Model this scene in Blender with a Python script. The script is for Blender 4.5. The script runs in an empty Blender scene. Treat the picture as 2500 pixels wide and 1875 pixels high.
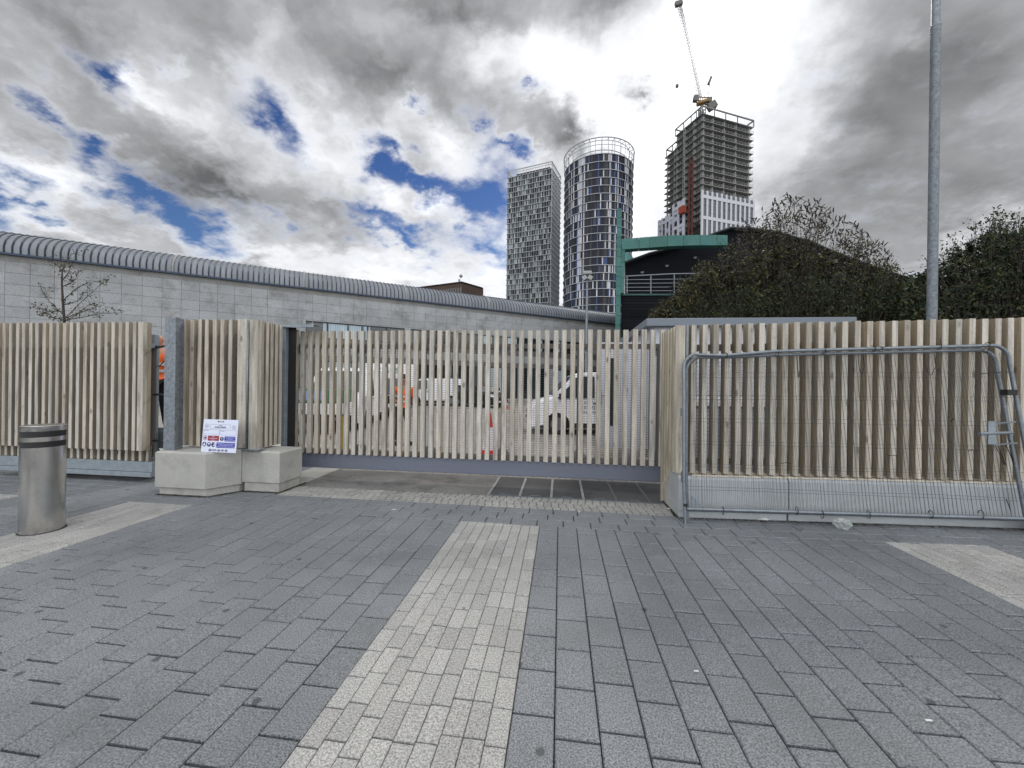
import bpy, bmesh, math, random
import numpy as np
from mathutils import Vector, Matrix, Quaternion
R = math.radians
random.seed(7)
rng = np.random.default_rng(7)
S = bpy.context.scene
C = S.collection

# ------------------------------------------------------------------ camera
EYE = 1.57
cam_d = bpy.data.cameras.new('camera')
cam_d.sensor_width = 36.0
cam_d.lens = 13.52
cam_d.clip_start = 0.05
cam_d.clip_end = 4000
cam = bpy.data.objects.new('camera', cam_d)
C.objects.link(cam)
CAMR = Matrix.Rotation(R(7.16), 3, 'Z') @ Matrix.Rotation(R(90.0), 3, 'X') @ Matrix.Rotation(R(0.75), 3, 'Z')
cam.matrix_world = Matrix.Translation((0, 0, EYE)) @ CAMR.to_4x4()
S.camera = cam
FPX = 2500 * 13.52 / 36.0
def ray(px, py):
    return CAMR @ Vector(((px - 1250) / FPX, -(py - 937.5) / FPX, -1.0))
def on_y(px, py, Y):
    d = ray(px, py); return Vector((0, 0, EYE)) + d * (Y / d.y)
def on_z(px, py, z=0.0):
    d = ray(px, py); return Vector((0, 0, EYE)) + d * ((z - EYE) / d.z)
def at_depth(px, py, Z):
    return Vector((0, 0, EYE)) + ray(px, py) * Z
def azel(xd, yd):            # a sky direction, from its place on the 2212-wide view
    d = ray(xd / 0.8848, yd / 0.8848).normalized()
    return math.atan2(d.x, d.y), math.asin(d.z)

# ------------------------------------------------------------------ light
S.view_settings.view_transform = 'Standard'
S.view_settings.look = 'None'
S.view_settings.exposure = 0.12
S.view_settings.gamma = 1.0
S.view_settings.use_curve_mapping = False
S.cycles.max_bounces = 6
S.cycles.diffuse_bounces = 3
S.cycles.glossy_bounces = 3
S.cycles.transparent_max_bounces = 8
S.cycles.sample_clamp_indirect = 4
S.cycles.use_denoising = True
SUN_AZ, SUN_EL = azel(1560, 120)
sun_d = bpy.data.lights.new('sun', 'SUN')
sun_d.energy = 1.5
sun_d.angle = R(12)
sun_d.color = (1.0, 0.95, 0.88)
sun = bpy.data.objects.new('sun', sun_d)
C.objects.link(sun)
sd = Vector((math.sin(SUN_AZ) * math.cos(SUN_EL), math.cos(SUN_AZ) * math.cos(SUN_EL), math.sin(SUN_EL)))
sun.rotation_euler = sd.to_track_quat('Z', 'Y').to_euler()
sun.location = (0, 0, 60)

def build_world():
    W = bpy.data.worlds.new("World"); S.world = W; W.use_nodes = True
    W.cycles.sampling_method = 'MANUAL'; W.cycles.sample_map_resolution = 1024
    nt = W.node_tree; N = nt.nodes; L = nt.links
    N.clear()
    def node(t, **k):
        n = N.new(t)
        for a, b in k.items(): setattr(n, a, b)
        return n
    def link(a, b): L.new(a, b)
    def m(op, a, b=None, c=None, clamp=False):
        n = node('ShaderNodeMath', operation=op); n.use_clamp = clamp
        for i, v in enumerate((a, b, c)):
            if v is None: continue
            if isinstance(v, (int, float)): n.inputs[i].default_value = v
            else: link(v, n.inputs[i])
        return n.outputs[0]
    def sstep(v, lo, hi, o0=0.0, o1=1.0):
        n = node('ShaderNodeMapRange', interpolation_type='SMOOTHSTEP')
        link(v, n.inputs[0])
        for i, x in zip((1, 2, 3, 4), (lo, hi, o0, o1)): n.inputs[i].default_value = x
        return n.outputs[0]
    tc = node('ShaderNodeTexCoord')
    sep = node('ShaderNodeSeparateXYZ'); link(tc.outputs['Generated'], sep.inputs[0])
    x, y, z = sep.outputs
    az = m('ARCTAN2', x, y); el = m('ARCSINE', z)
    # the plane the cloud layer lies in, so that clouds run together towards the horizon
    zz = m('ADD', m('MAXIMUM', z, 0.0), 0.32)
    px = m('DIVIDE', x, zz); py = m('DIVIDE', y, zz)
    cp = node('ShaderNodeCombineXYZ'); link(px, cp.inputs[0]); link(py, cp.inputs[1])
    def noise(vec, scale, detail=8, rough=0.55, dist=0.0, w=0.0, loc=(0, 0, 0), rot=0.0, sc=(1, 1, 1)):
        mp = node('ShaderNodeMapping'); link(vec, mp.inputs[0])
        mp.inputs['Location'].default_value = loc; mp.inputs['Scale'].default_value = sc
        mp.inputs['Rotation'].default_value = (0, 0, rot)
        n = node('ShaderNodeTexNoise'); link(mp.outputs[0], n.inputs['Vector'])
        n.inputs['Scale'].default_value = scale; n.inputs['Detail'].default_value = detail
        n.inputs['Roughness'].default_value = rough; n.inputs['Distortion'].default_value = dist
        return n.outputs[0]
    w1 = noise(cp.outputs[0], 2.2, 5, 0.6, loc=(3, 1, 0)); w2 = noise(cp.outputs[0], 2.2, 5, 0.6, loc=(9, 5, 2))
    w3 = noise(cp.outputs[0], 9, 5, 0.62, loc=(1, 7, 0)); w4 = noise(cp.outputs[0], 9, 5, 0.62, loc=(4, 2, 5))
    azw = m('ADD', az, m('ADD', m('MULTIPLY', m('SUBTRACT', w1, 0.5), 0.22), m('MULTIPLY', m('SUBTRACT', w3, 0.5), 0.17)))
    elw = m('ADD', el, m('ADD', m('MULTIPLY', m('SUBTRACT', w2, 0.5), 0.17), m('MULTIPLY', m('SUBTRACT', w4, 0.5), 0.14)))
    sph = node('ShaderNodeCombineXYZ'); link(azw, sph.inputs[0]); link(elw, sph.inputs[1])
    def blobs(lst):
        tot = None
        for (bx, by, rx, ry, rot, amp) in lst:
            a, e = azel(bx, by)
            a2, e2 = azel(bx + rx, by); a3, e3 = azel(bx, by - ry)
            sx = max(0.02, abs(a2 - a) * 1.5); sy = max(0.02, abs(e3 - e) * 1.5)
            mp = node('ShaderNodeMapping', vector_type='TEXTURE'); link(sph.outputs[0], mp.inputs[0])
            mp.inputs['Location'].default_value = (a, e, 0)
            mp.inputs['Rotation'].default_value = (0, 0, R(rot))
            mp.inputs['Scale'].default_value = (sx, sy, 1)
            g = node('ShaderNodeTexGradient', gradient_type='QUADRATIC_SPHERE'); link(mp.outputs[0], g.inputs[0])
            v = m('MULTIPLY', g.outputs['Fac'], amp)
            tot = v if tot is None else m('ADD', tot, v)
        return tot
    holes = blobs([
        (252, 152, 115, 56, -6, 2.1), (60, 205, 150, 46, -20, 1.35), (215, 292, 90, 46, 10, 1.9),
        (590, 262, 130, 84, -42, 1.9), (0, 425, 150, 140, 0, 2.6), (310, 398, 170, 60, -12, 1.7),
        (428, 495, 160, 66, -22, 1.9), (560, 470, 90, 40, -20, 1.0), (815, 350, 75, 80, -50, 2.0),
        (905, 380, 150, 46, -22, 2.1), (1045, 430, 110, 110, 0, 2.2), (800, 475, 130, 46, -14, 1.6),
        (905, 525, 110, 44, -8, 1.7), (1070, 550, 60, 70, 0, 1.6), (1045, 268, 60, 32, -40, 1.3),
        (1105, 330, 80, 28, -10, 1.4), (1128, 209, 40, 22, 0, 1.4), (885, 228, 40, 22, 0, 1.2), (60, 440, 100, 24, -10, .9), (380, 130, 50, 24, -40, .7)])
    light = blobs([
        (1530, 110, 300, 290, 0, 1.2), (1230, 190, 320, 150, -20, .50), (1380, 430, 330, 260, 0, .62), (1050, 130, 150, 80, 0, .2), (1720, 320, 130, 120, 0, .2),
        (110, 365, 150, 66, -12, .42), (190, 510, 260, 60, -14, .26), (560, 570, 260, 60, -12, .34), (900, 600, 300, 60, -8, .38), (1150, 600, 200, 130, 0, .30),
        (700, 340, 190, 80, -28, .26), (860, 430, 60, 50, 0, .5), (960, 460, 60, 40, 0, .4), (640, 210, 200, 100, -20, .10), (330, 190, 70, 34, -20, .32), (980, 320, 150, 56, -25, .30), (470, 270, 160, 60, -20, .14),
        (1000, 20, 620, 120, 0, -.24), (150, 50, 330, 120, 0, -.10), (800, 120, 260, 110, -20, -.10),
        (490, 400, 250, 70, -20, -.22), (640, 440, 120, 36, -10, -.12), (300, 345, 160, 46, -20, -.06),
        (1900, 280, 380, 460, -20, -.17), (2120, 120, 320, 220, 0, -.14), (2050, 420, 300, 100, 0, -.12), (1740, 400, 120, 110, 0, -.10),
        (1240, 285, 120, 66, -10, -.55), (1385, 205, 110, 50, -10, -.80), (2140, 500, 170, 46, 0, .22), (1960, 90, 70, 40, -30, .14), (1400, 330, 60, 70, 0, -.14), (1420, 440, 50, 80, 0, -.12)])
    big = noise(cp.outputs[0], 1.1, 4, 0.5, 0.3, loc=(2.7, 0.4, 0), rot=0.5, sc=(1, 1.5, 1))
    fine = noise(cp.outputs[0], 5.5, 8, 0.52, 0.15, loc=(5, 2, 0), rot=0.4, sc=(1, 1.35, 1))
    fine2 = noise(cp.outputs[0], 5.5, 8, 0.52, 0.15, loc=(5 - 0.10 * sd.x, 2 - 0.16 * sd.y, 0), rot=0.4, sc=(1, 1.35, 1))
    hi = noise(cp.outputs[0], 16, 6, 0.6, 0.2, loc=(1, 4, 0))
    cover = m('ADD', 0.92, m('MULTIPLY', m('SUBTRACT', fine, 0.5), 1.5))
    cover = m('ADD', cover, m('MULTIPLY', m('SUBTRACT', hi, 0.5), 1.1))
    cover = m('SUBTRACT', cover, holes)
    cov = sstep(cover, -0.85, 0.88)
    soft = noise(cp.outputs[0], 3.4, 4, 0.5, 0.2, loc=(2, 8, 0), rot=0.5, sc=(1, 1.5, 1))
    bright = m('ADD', 0.675, m('MULTIPLY', m('SUBTRACT', big, 0.5), 0.16))
    bright = m('ADD', bright, m('MULTIPLY', m('SUBTRACT', soft, 0.5), 0.17))
    bright = m('ADD', bright, m('MULTIPLY', m('SUBTRACT', fine, fine2), sstep(z, 0.25, 0.6, 0.04, 0.20)))
    # billows lit from above
    pa = noise(sph.outputs[0], 4.2, 6, 0.50, 0.2, loc=(2, 3, 0)); pb = noise(sph.outputs[0], 4.2, 6, 0.50, 0.2, loc=(2.0, 3.10, 0))
    bright = m('ADD', bright, m('MULTIPLY', m('SUBTRACT', pa, pb), m('MULTIPLY', sstep(x, 0.62, 0.0), 0.55)))
    bright = m('ADD', bright, light)
    edge = m('MULTIPLY', m('SUBTRACT', 1.0, sstep(cover, 0.25, 1.0)), 0.16)     # thin cloud edges let light through
    bright = m('ADD', bright, edge)
    # unseen sky behind the camera and overhead is brightened to light the foreground
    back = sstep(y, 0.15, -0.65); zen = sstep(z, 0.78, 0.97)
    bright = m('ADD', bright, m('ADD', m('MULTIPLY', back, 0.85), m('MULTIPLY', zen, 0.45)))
    bright = m('MAXIMUM', bright, 0.40)
    over = m('MAXIMUM', m('SUBTRACT', bright, 0.90), 0.0)
    bright = m('ADD', m('MINIMUM', bright, 0.90), m('MULTIPLY', over, 0.55))
    lin = m('MULTIPLY', m('POWER', bright, 2.2), 1.0)
    lin = m('MINIMUM', lin, 3.4)
    cc = node('ShaderNodeCombineColor')
    link(m('MULTIPLY', lin, 0.985 * 10), cc.inputs[0]); link(m('MULTIPLY', lin, 1.0 * 10), cc.inputs[1]); link(m('MULTIPLY', lin, 1.035 * 10), cc.inputs[2])
    sky = node('ShaderNodeTexSky', sky_type='NISHITA'); sky.sun_disc = False
    sky.sun_elevation = SUN_EL; sky.sun_rotation = SUN_AZ; sky.air_density = 1.0; sky.dust_density = 0.3; sky.ozone_density = 2.5
    sk = node('ShaderNodeMix', data_type='RGBA', blend_type='MULTIPLY'); sk.inputs[0].default_value = 1.0
    link(sky.outputs[0], sk.inputs[6])
    tm = node('ShaderNodeMix', data_type='RGBA'); link(sstep(el, 0.15, 0.55), tm.inputs[0]); tm.inputs[6].default_value = (0.50, 0.62, 0.80, 1); tm.inputs[7].default_value = (0.30, 0.42, 0.66, 1)
    link(tm.outputs[2], sk.inputs[7])
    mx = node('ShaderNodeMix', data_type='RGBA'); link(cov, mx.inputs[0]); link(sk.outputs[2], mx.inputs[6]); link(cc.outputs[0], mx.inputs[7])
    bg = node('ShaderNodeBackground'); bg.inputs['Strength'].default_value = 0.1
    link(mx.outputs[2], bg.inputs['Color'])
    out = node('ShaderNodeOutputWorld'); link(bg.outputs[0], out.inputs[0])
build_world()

# ------------------------------------------------------------------ materials
MATS = {}
def mat(name, col=(.5, .5, .5), rough=.6, metal=0.0, var=0.0, vscale=3.0, vstretch=(1, 1, 1), fine=0.0, fscale=200.0,
        bump=0.0, bscale=60.0, attr=False, dark=None, darkscale=2.0, darkamt=0.0, dstretch=(1, 1, 1), spec=0.5, extra=None):
    if name in MATS: return MATS[name]
    M = bpy.data.materials.new(name); M.use_nodes = True
    nt = M.node_tree; N = nt.nodes; L = nt.links
    b = N['Principled BSDF']
    b.inputs['Roughness'].default_value = rough; b.inputs['Metallic'].default_value = metal
    b.inputs['Specular IOR Level'].default_value = spec
    tc = N.new('ShaderNodeTexCoord')
    def nz(scale, st=(1, 1, 1), detail=5, rg=.6):
        mp = N.new('ShaderNodeMapping'); mp.inputs['Scale'].default_value = st
        L.new(tc.outputs['Object'], mp.inputs[0])
        n = N.new('ShaderNodeTexNoise'); n.inputs['Scale'].default_value = scale
        n.inputs['Detail'].default_value = detail; n.inputs['Roughness'].default_value = rg
        L.new(mp.outputs[0], n.inputs['Vector']); return n.outputs[0]
    def mul(c, f):       # colour * scalar socket
        x = N.new('ShaderNodeVectorMath'); x.operation = 'SCALE'
        L.new(c, x.inputs[0]); L.new(f, x.inputs['Scale']); return x.outputs[0]
    def mr(v, a, b_, c, d):
        x = N.new('ShaderNodeMapRange'); L.new(v, x.inputs[0])
        for i, q in zip((1, 2, 3, 4), (a, b_, c, d)): x.inputs[i].default_value = q
        return x.outputs[0]
    rgb = N.new('ShaderNodeRGB'); rgb.outputs[0].default_value = (*col, 1); c = rgb.outputs[0]
    if attr:
        at = N.new('ShaderNodeAttribute'); at.attribute_name = 'tint'
        x = N.new('ShaderNodeVectorMath'); x.operation = 'MULTIPLY'
        L.new(c, x.inputs[0]); L.new(at.outputs['Vector'], x.inputs[1]); c = x.outputs[0]
    if var: c = mul(c, mr(nz(vscale, vstretch), .25, .75, 1 - var, 1 + var))
    if fine: c = mul(c, mr(nz(fscale, (1, 1, 1), 2, .5), .3, .7, 1 - fine, 1 + fine))
    if dark:
        f = mr(nz(darkscale, dstretch, 6, .65), .52, .72, 0, darkamt)
        x = N.new('ShaderNodeMix'); x.data_type = 'RGBA'
        L.new(f, x.inputs[0]); L.new(c, x.inputs[6]); x.inputs[7].default_value = (*dark, 1); c = x.outputs[2]
    if extra: c = extra(N, L, tc, c, b)
    L.new(c, b.inputs['Base Color'])
    if bump:
        bp = N.new('ShaderNodeBump'); bp.inputs['Strength'].default_value = bump; bp.inputs['Distance'].default_value = .01
        L.new(nz(bscale, vstretch if max(vstretch) > 1 else (1, 1, 1), 4, .6), bp.inputs['Height']); L.new(bp.outputs[0], b.inputs['Normal'])
    MATS[name] = M
    return M

def spots(col, scale, thr, amt):     # chewing gum and drip marks on the stone
    def f(N, L, tc, c, b):
        v = N.new('ShaderNodeTexVoronoi'); v.voronoi_dimensions = '2D' if scale < 5 else '3D'; v.inputs['Scale'].default_value = scale; v.inputs['Randomness'].default_value = 1
        L.new(tc.outputs['Object'], v.inputs['Vector'])
        n = N.new('ShaderNodeTexNoise'); n.inputs['Scale'].default_value = 30; L.new(tc.outputs['Object'], n.inputs['Vector'])
        a = N.new('ShaderNodeMath'); a.operation = 'MULTIPLY_ADD'; L.new(n.outputs[0], a.inputs[0]); a.inputs[1].default_value = thr * .8; L.new(v.outputs['Distance'], a.inputs[2])
        w = N.new('ShaderNodeSeparateColor'); L.new(v.outputs['Color'], w.inputs[0])
        g = N.new('ShaderNodeMath'); g.operation = 'GREATER_THAN'; L.new(w.outputs[0], g.inputs[0]); g.inputs[1].default_value = .55
        mr = N.new('ShaderNodeMapRange'); L.new(a.outputs[0], mr.inputs[0]); mr.inputs[1].default_value = thr * 1.5; mr.inputs[2].default_value = thr * 1.1
        mr.inputs[3].default_value = 0; mr.inputs[4].default_value = amt
        q = N.new('ShaderNodeMath'); q.operation = 'MULTIPLY'; L.new(mr.outputs[0], q.inputs[0]); L.new(g.outputs[0], q.inputs[1])
        x = N.new('ShaderNodeMix'); x.data_type = 'RGBA'; L.new(q.outputs[0], x.inputs[0]); L.new(c, x.inputs[6]); x.inputs[7].default_value = (*col, 1)
        return x.outputs[2]
    return f
def knots(N, L, tc, c, b):     # knots and run-off streaks in the boards
    mp = N.new('ShaderNodeMapping'); mp.inputs['Scale'].default_value = (1, 1, .45); L.new(tc.outputs['Object'], mp.inputs[0])
    v = N.new('ShaderNodeTexVoronoi'); v.inputs['Scale'].default_value = 5.5; L.new(mp.outputs[0], v.inputs['Vector'])
    mr = N.new('ShaderNodeMapRange'); L.new(v.outputs['Distance'], mr.inputs[0]); mr.inputs[1].default_value = .15; mr.inputs[2].default_value = .06; mr.inputs[3].default_value = 0; mr.inputs[4].default_value = .75
    x = N.new('ShaderNodeMix'); x.data_type = 'RGBA'; L.new(mr.outputs[0], x.inputs[0]); L.new(c, x.inputs[6]); x.inputs[7].default_value = (.11, .085, .06, 1)
    mp2 = N.new('ShaderNodeMapping'); mp2.inputs['Scale'].default_value = (22, 22, .5); L.new(tc.outputs['Object'], mp2.inputs[0])
    n = N.new('ShaderNodeTexNoise'); n.inputs['Scale'].default_value = 1.0; n.inputs['Detail'].default_value = 3; L.new(mp2.outputs[0], n.inputs['Vector'])
    m2 = N.new('ShaderNodeMapRange'); L.new(n.outputs[0], m2.inputs[0]); m2.inputs[1].default_value = .54; m2.inputs[2].default_value = .72; m2.inputs[3].default_value = 0; m2.inputs[4].default_value = .6
    y = N.new('ShaderNodeMix'); y.data_type = 'RGBA'; L.new(m2.outputs[0], y.inputs[0]); L.new(x.outputs[2], y.inputs[6]); y.inputs[7].default_value = (.20, .185, .165, 1)
    return y.outputs[2]
M_paver = mat('granite_grey', (.165, .176, .187), .58, var=.20, vscale=.9, fine=.65, fscale=130, bump=.5, bscale=130, attr=True, dark=(.085, .088, .09), darkscale=1.1, darkamt=.5, extra=spots((.045, .047, .05), 1.5, .034, .85))
M_pale = mat('granite_pale', (.315, .312, .30), .8, var=.16, vscale=1.3, fine=.50, fscale=120, bump=.3, bscale=230, attr=True, extra=spots((.14, .135, .13), 2.2, .032, .75))
M_sett = mat('sett_stone', (.27, .268, .255), .85, var=.2, vscale=2, fine=.4, fscale=200, bump=.3, bscale=200, attr=True, dark=(.12, .115, .11), darkscale=1.2, darkamt=.6)
M_joint = mat('joint_sand', (.022, .022, .024), .95, fine=.5, fscale=120)
M_asph = mat('asphalt', (.165, .16, .152), .9, var=.3, vscale=1.2, fine=.6, fscale=130, bump=.5, bscale=120, dark=(.032, .032, .034), darkscale=1.1, darkamt=.9)
M_conc = mat('pale_concrete', (.38, .38, .355), .85, var=.14, vscale=2.5, fine=.12, fscale=90, bump=.3, bscale=60, dark=(.20, .20, .18), darkscale=3.2, darkamt=.5, extra=spots((.10, .10, .09), 9, .016, .8))
M_conc_b = mat('blue_grey_concrete', (.36, .385, .40), .85, var=.14, vscale=2, fine=.12, fscale=90, bump=.2, bscale=60, dark=(.27, .27, .26), darkscale=2.0, darkamt=.35, dstretch=(.6, 1, 2))
M_wood = mat('weathered_timber', (.465, .445, .395), .8, var=.32, vscale=9, vstretch=(3, 3, .18), fine=.10, fscale=60, bump=.35, bscale=60, attr=True, extra=knots, dark=(.15, .13, .105), darkscale=4.5, darkamt=.75, dstretch=(2.6, 2.6, .3))
M_galv = mat('galvanised_steel', (.20, .225, .25), .55, .45, var=.38, vscale=22, fine=.15, fscale=90, bump=.1, bscale=80)
M_galvl = mat('galvanised_tube', (.20, .225, .25), .42, .55, var=.22, vscale=18, fine=.12, fscale=60)
M_galvp = mat('galvanised_plate', (.25, .29, .32), .6, .35, var=.18, vscale=9, fine=.12, fscale=60)
M_bluesteel = mat('blue_grey_painted_steel', (.135, .15, .195), .5, 0, var=.10, vscale=3, vstretch=(.5, 1, 3), fine=.04)
M_rail = mat('taupe_painted_steel', (.13, .125, .12), .6, 0, var=.1)
M_black = mat('black_rubber', (.012, .012, .013), .6)
M_darkmetal = mat('dark_steel', (.02, .024, .03), .5, .2)
M_wire = mat('mesh_wire', (.05, .055, .06), .6, .1)
M_wired = mat('dark_mesh_wire', (.07, .08, .085), .55, .4)
M_steel = mat('brushed_stainless_steel', (.56, .55, .53), .20, 1.0, var=.12, vscale=3.0, vstretch=(6, 6, .7), fine=.08, fscale=90, bump=.05, bscale=90, dark=(.20, .185, .16), darkscale=5, darkamt=.4)
M_glass = mat('dark_glass', (.02, .03, .035), .08, 0, spec=.8)
M_tin = mat('tinted_glass_panels', (1, 1, 1), .12, 0, attr=True, spec=.8)
M_white = mat('white_paint', (.78, .79, .82), .35, 0, var=.03, spec=.5)
M_lilac = mat('white_wall_board', (.46, .48, .54), .7, 0, var=.04)
M_fascia = mat('grey_fascia', (.16, .19, .225), .5, 0, var=.05)
M_panel = mat('stone_cladding', (.32, .333, .342), .85, var=.16, vscale=.6, fine=.14, fscale=18, attr=True, dark=(.12, .11, .10), darkscale=1.0, darkamt=.6)
M_zinc = mat('zinc_roof', (.20, .215, .235), .5, .3, var=.18, vscale=1.1, fine=.10, fscale=30, attr=True)
M_zrib = mat('zinc_seam', (.035, .055, .09), .5, .3)
M_green = mat('patinated_copper', (.036, .135, .122), .6, .05, var=.28, vscale=.9, fine=.12, fscale=30, attr=True)
M_navy = mat('dark_blue_boarding', (.007, .008, .011), .8, 0, var=.3, vscale=3, vstretch=(.2, .2, 8), attr=True, spec=.12)
M_cfr = mat('raw_concrete_frame', (.235, .238, .232), .9, var=.2, vscale=.12, attr=True)
M_red = mat('red_mast', (.12, .028, .022), .7)
M_redcage = mat('red_cage', (.30, .06, .035), .6)
M_brown = mat('brown_brick', (.060, .036, .026), .8, var=.2, vscale=.3, attr=True)
M_bark = mat('bark', (.050, .042, .034), .9)
M_leaf = mat('leaf', (1, 1, 1), .6, attr=True, spec=.3)
M_orange = mat('hi_vis_orange', (.90, .16, .03), .7, var=.12, vscale=12)
M_trouser = mat('black_trousers', (.015, .015, .018), .9)
M_skin = mat('skin', (.42, .22, .15), .55)
M_hair = mat('hair', (.03, .015, .01), .8)
M_silver = mat('reflective_tape', (.62, .63, .62), .4)
M_conered = mat('cone_red', (.62, .03, .025), .5)
M_conew = mat('cone_white', (.80, .80, .84), .4)
M_yellow = mat('yellow_paint', (.62, .40, .02), .5)
M_tie = mat('black_plastic', (.010, .010, .012), .5)
M_navyprint = mat('navy_print', (.012, .02, .12), .5)
M_blueprint = mat('blue_print', (.01, .02, .36), .5)
M_redprint = mat('dark_red_print', (.30, .012, .03), .5)
M_signw = mat('sign_board', (.66, .70, .84), .5)
M_greyprint = mat('grey_print', (.16, .19, .27), .6)
M_lamp = mat('lamp_housing', (.30, .31, .30), .6)
M_yard = mat('yard_blocks', (.25, .235, .215), .9, var=.16, vscale=.5, fine=.3, fscale=60, bump=.3, bscale=60)
def brickyard(N, L, tc, c, b):
    br = N.new('ShaderNodeTexBrick'); br.inputs['Scale'].default_value = 1.0
    br.inputs['Brick Width'].default_value = .22; br.inputs['Row Height'].default_value = .11; br.inputs['Mortar Size'].default_value = .008
    br.inputs['Color1'].default_value = (1.1, 1.08, 1.05, 1); br.inputs['Color2'].default_value = (.85, .84, .83, 1); br.inputs['Mortar'].default_value = (.4, .4, .4, 1)
    L.new(tc.outputs['Object'], br.inputs['Vector'])
    x = N.new('ShaderNodeVectorMath'); x.operation = 'MULTIPLY'; L.new(c, x.inputs[0]); L.new(br.outputs[0], x.inputs[1]); return x.outputs[0]
M_yardb = mat('yard_block_paving', (.30, .285, .265), .9, var=.2, vscale=.35, fine=.25, fscale=60, extra=brickyard)
M_far = mat('far_ground', (.16, .16, .15), .9, var=.2, vscale=.02)

# ------------------------------------------------------------------ mesh helpers
class MB:
    def __init__(s): s.v = []; s.f = []; s.t = []; s.mi = []
    def face(s, idx, tint=(1, 1, 1), mi=0): s.f.append(idx); s.t.append(tint); s.mi.append(mi)
    def hexa(s, p, tint=(1, 1, 1), mi=0, side=None):
        # p: 8 points, 0-3 bottom (ccw seen from above), 4-7 top
        n = len(s.v); s.v += [tuple(q) for q in p]
        fs = [(3, 2, 1, 0), (4, 5, 6, 7), (0, 1, 5, 4), (1, 2, 6, 5), (2, 3, 7, 6), (3, 0, 4, 7)]
        for k, q in enumerate(fs):
            t = side[k] if side and side[k] else tint
            s.face(tuple(n + i for i in q), t, mi)
    def box(s, x0, x1, y0, y1, z0, z1, tint=(1, 1, 1), mi=0, side=None, M=None):
        p = [Vector(q) for q in ((x0, y0, z0), (x1, y0, z0), (x1, y1, z0), (x0, y1, z0), (x0, y0, z1), (x1, y0, z1), (x1, y1, z1), (x0, y1, z1))]
        if M is not None: p = [M @ q for q in p]
        s.hexa(p, tint, mi, side)
    def bev(s, x0, x1, y0, y1, z0, z1, c, tint=(1, 1, 1), M=None, zf=None, mi=0):
        # a block with bevelled top edges (no bottom)
        P = [(x0, y0, z0), (x1, y0, z0), (x1, y1, z0), (x0, y1, z0), (x0, y0, z1 - c), (x1, y0, z1 - c), (x1, y1, z1 - c), (x0, y1, z1 - c),
             (x0 + c, y0 + c, z1), (x1 - c, y0 + c, z1), (x1 - c, y1 - c, z1), (x0 + c, y1 - c, z1)]
        P = [Vector(q) for q in P]
        if zf: P = [Vector((q.x, q.y, q.z + zf(q.x, q.y))) for q in P]
        if M is not None: P = [M @ q for q in P]
        n = len(s.v); s.v += [tuple(q) for q in P]
        for k in range(4):
            j = (k + 1) % 4
            s.face((n + k, n + j, n + 4 + j, n + 4 + k), tint, mi)
            s.face((n + 4 + k, n + 4 + j, n + 8 + j, n + 8 + k), tint, mi)
        s.face((n + 8, n + 9, n + 10, n + 11), tint, mi)
    def tube(s, pts, r, seg=8, tint=(1, 1, 1), mi=0, caps=True):
        pts = [Vector(p) for p in pts]; n = len(s.v); k = len(pts)
        rr = r if isinstance(r, (list, tuple)) else [r] * k
        prev = None
        for i, p in enumerate(pts):
            d = (pts[min(i + 1, k - 1)] - pts[max(i - 1, 0)])
            if d.length < 1e-9: d = Vector((0, 0, 1))
            d.normalize()
            if prev is None:
                a = Vector((0, 0, 1)) if abs(d.z) < .9 else Vector((1, 0, 0))
                u = d.cross(a).normalized()
            else:
                u = (prev - d * prev.dot(d))
                u = u.normalized() if u.length > 1e-6 else d.orthogonal().normalized()
            prev = u; w = d.cross(u)
            for j in range(seg):
                a = 2 * math.pi * (j + .5) / seg
                s.v.append(tuple(p + (u * math.cos(a) + w * math.sin(a)) * rr[i]))
        for i in range(k - 1):
            for j in range(seg):
                j2 = (j + 1) % seg
                s.face((n + i * seg + j, n + i * seg + j2, n + (i + 1) * seg + j2, n + (i + 1) * seg + j), tint, mi)
        if caps:
            s.face(tuple(n + j for j in reversed(range(seg))), tint, mi)
            s.face(tuple(n + (k - 1) * seg + j for j in range(seg)), tint, mi)
    def bar(s, a, b, w, tint=(1, 1, 1), mi=0): s.tube([a, b], w * .7071, 4, tint, mi)
    def prism(s, poly, d, tint=(1, 1, 1), mi=0, sides=None):
        # poly: list of 3d points (planar), d: extrude vector
        n = len(s.v); k = len(poly); d = Vector(d)
        s.v += [tuple(Vector(p)) for p in poly] + [tuple(Vector(p) + d) for p in poly]
        s.face(tuple(range(n, n + k)), tint, mi); s.face(tuple(reversed(range(n + k, n + 2 * k))), tint, mi)
        for i in range(k):
            j = (i + 1) % k
            s.face((n + j, n + i, n + k + i, n + k + j), sides or tint, mi)
    def lathe(s, prof, seg=32, c=(0, 0, 0), tint=(1, 1, 1), mi=0, sx=1, sy=1):
        n = len(s.v); k = len(prof)
        for (r, z) in prof:
            for j in range(seg):
                a = 2 * math.pi * j / seg
                s.v.append((c[0] + r * sx * math.cos(a), c[1] + r * sy * math.sin(a), c[2] + z))
        for i in range(k - 1):
            for j in range(seg):
                j2 = (j + 1) % seg
                s.face((n + i * seg + j, n + i * seg + j2, n + (i + 1) * seg + j2, n + (i + 1) * seg + j), tint, mi)
        if prof[-1][0] > 1e-6: s.face(tuple(n + (k - 1) * seg + j for j in range(seg)), tint, mi)
        if prof[0][0] > 1e-6: s.face(tuple(n + j for j in reversed(range(seg))), tint, mi)
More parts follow.
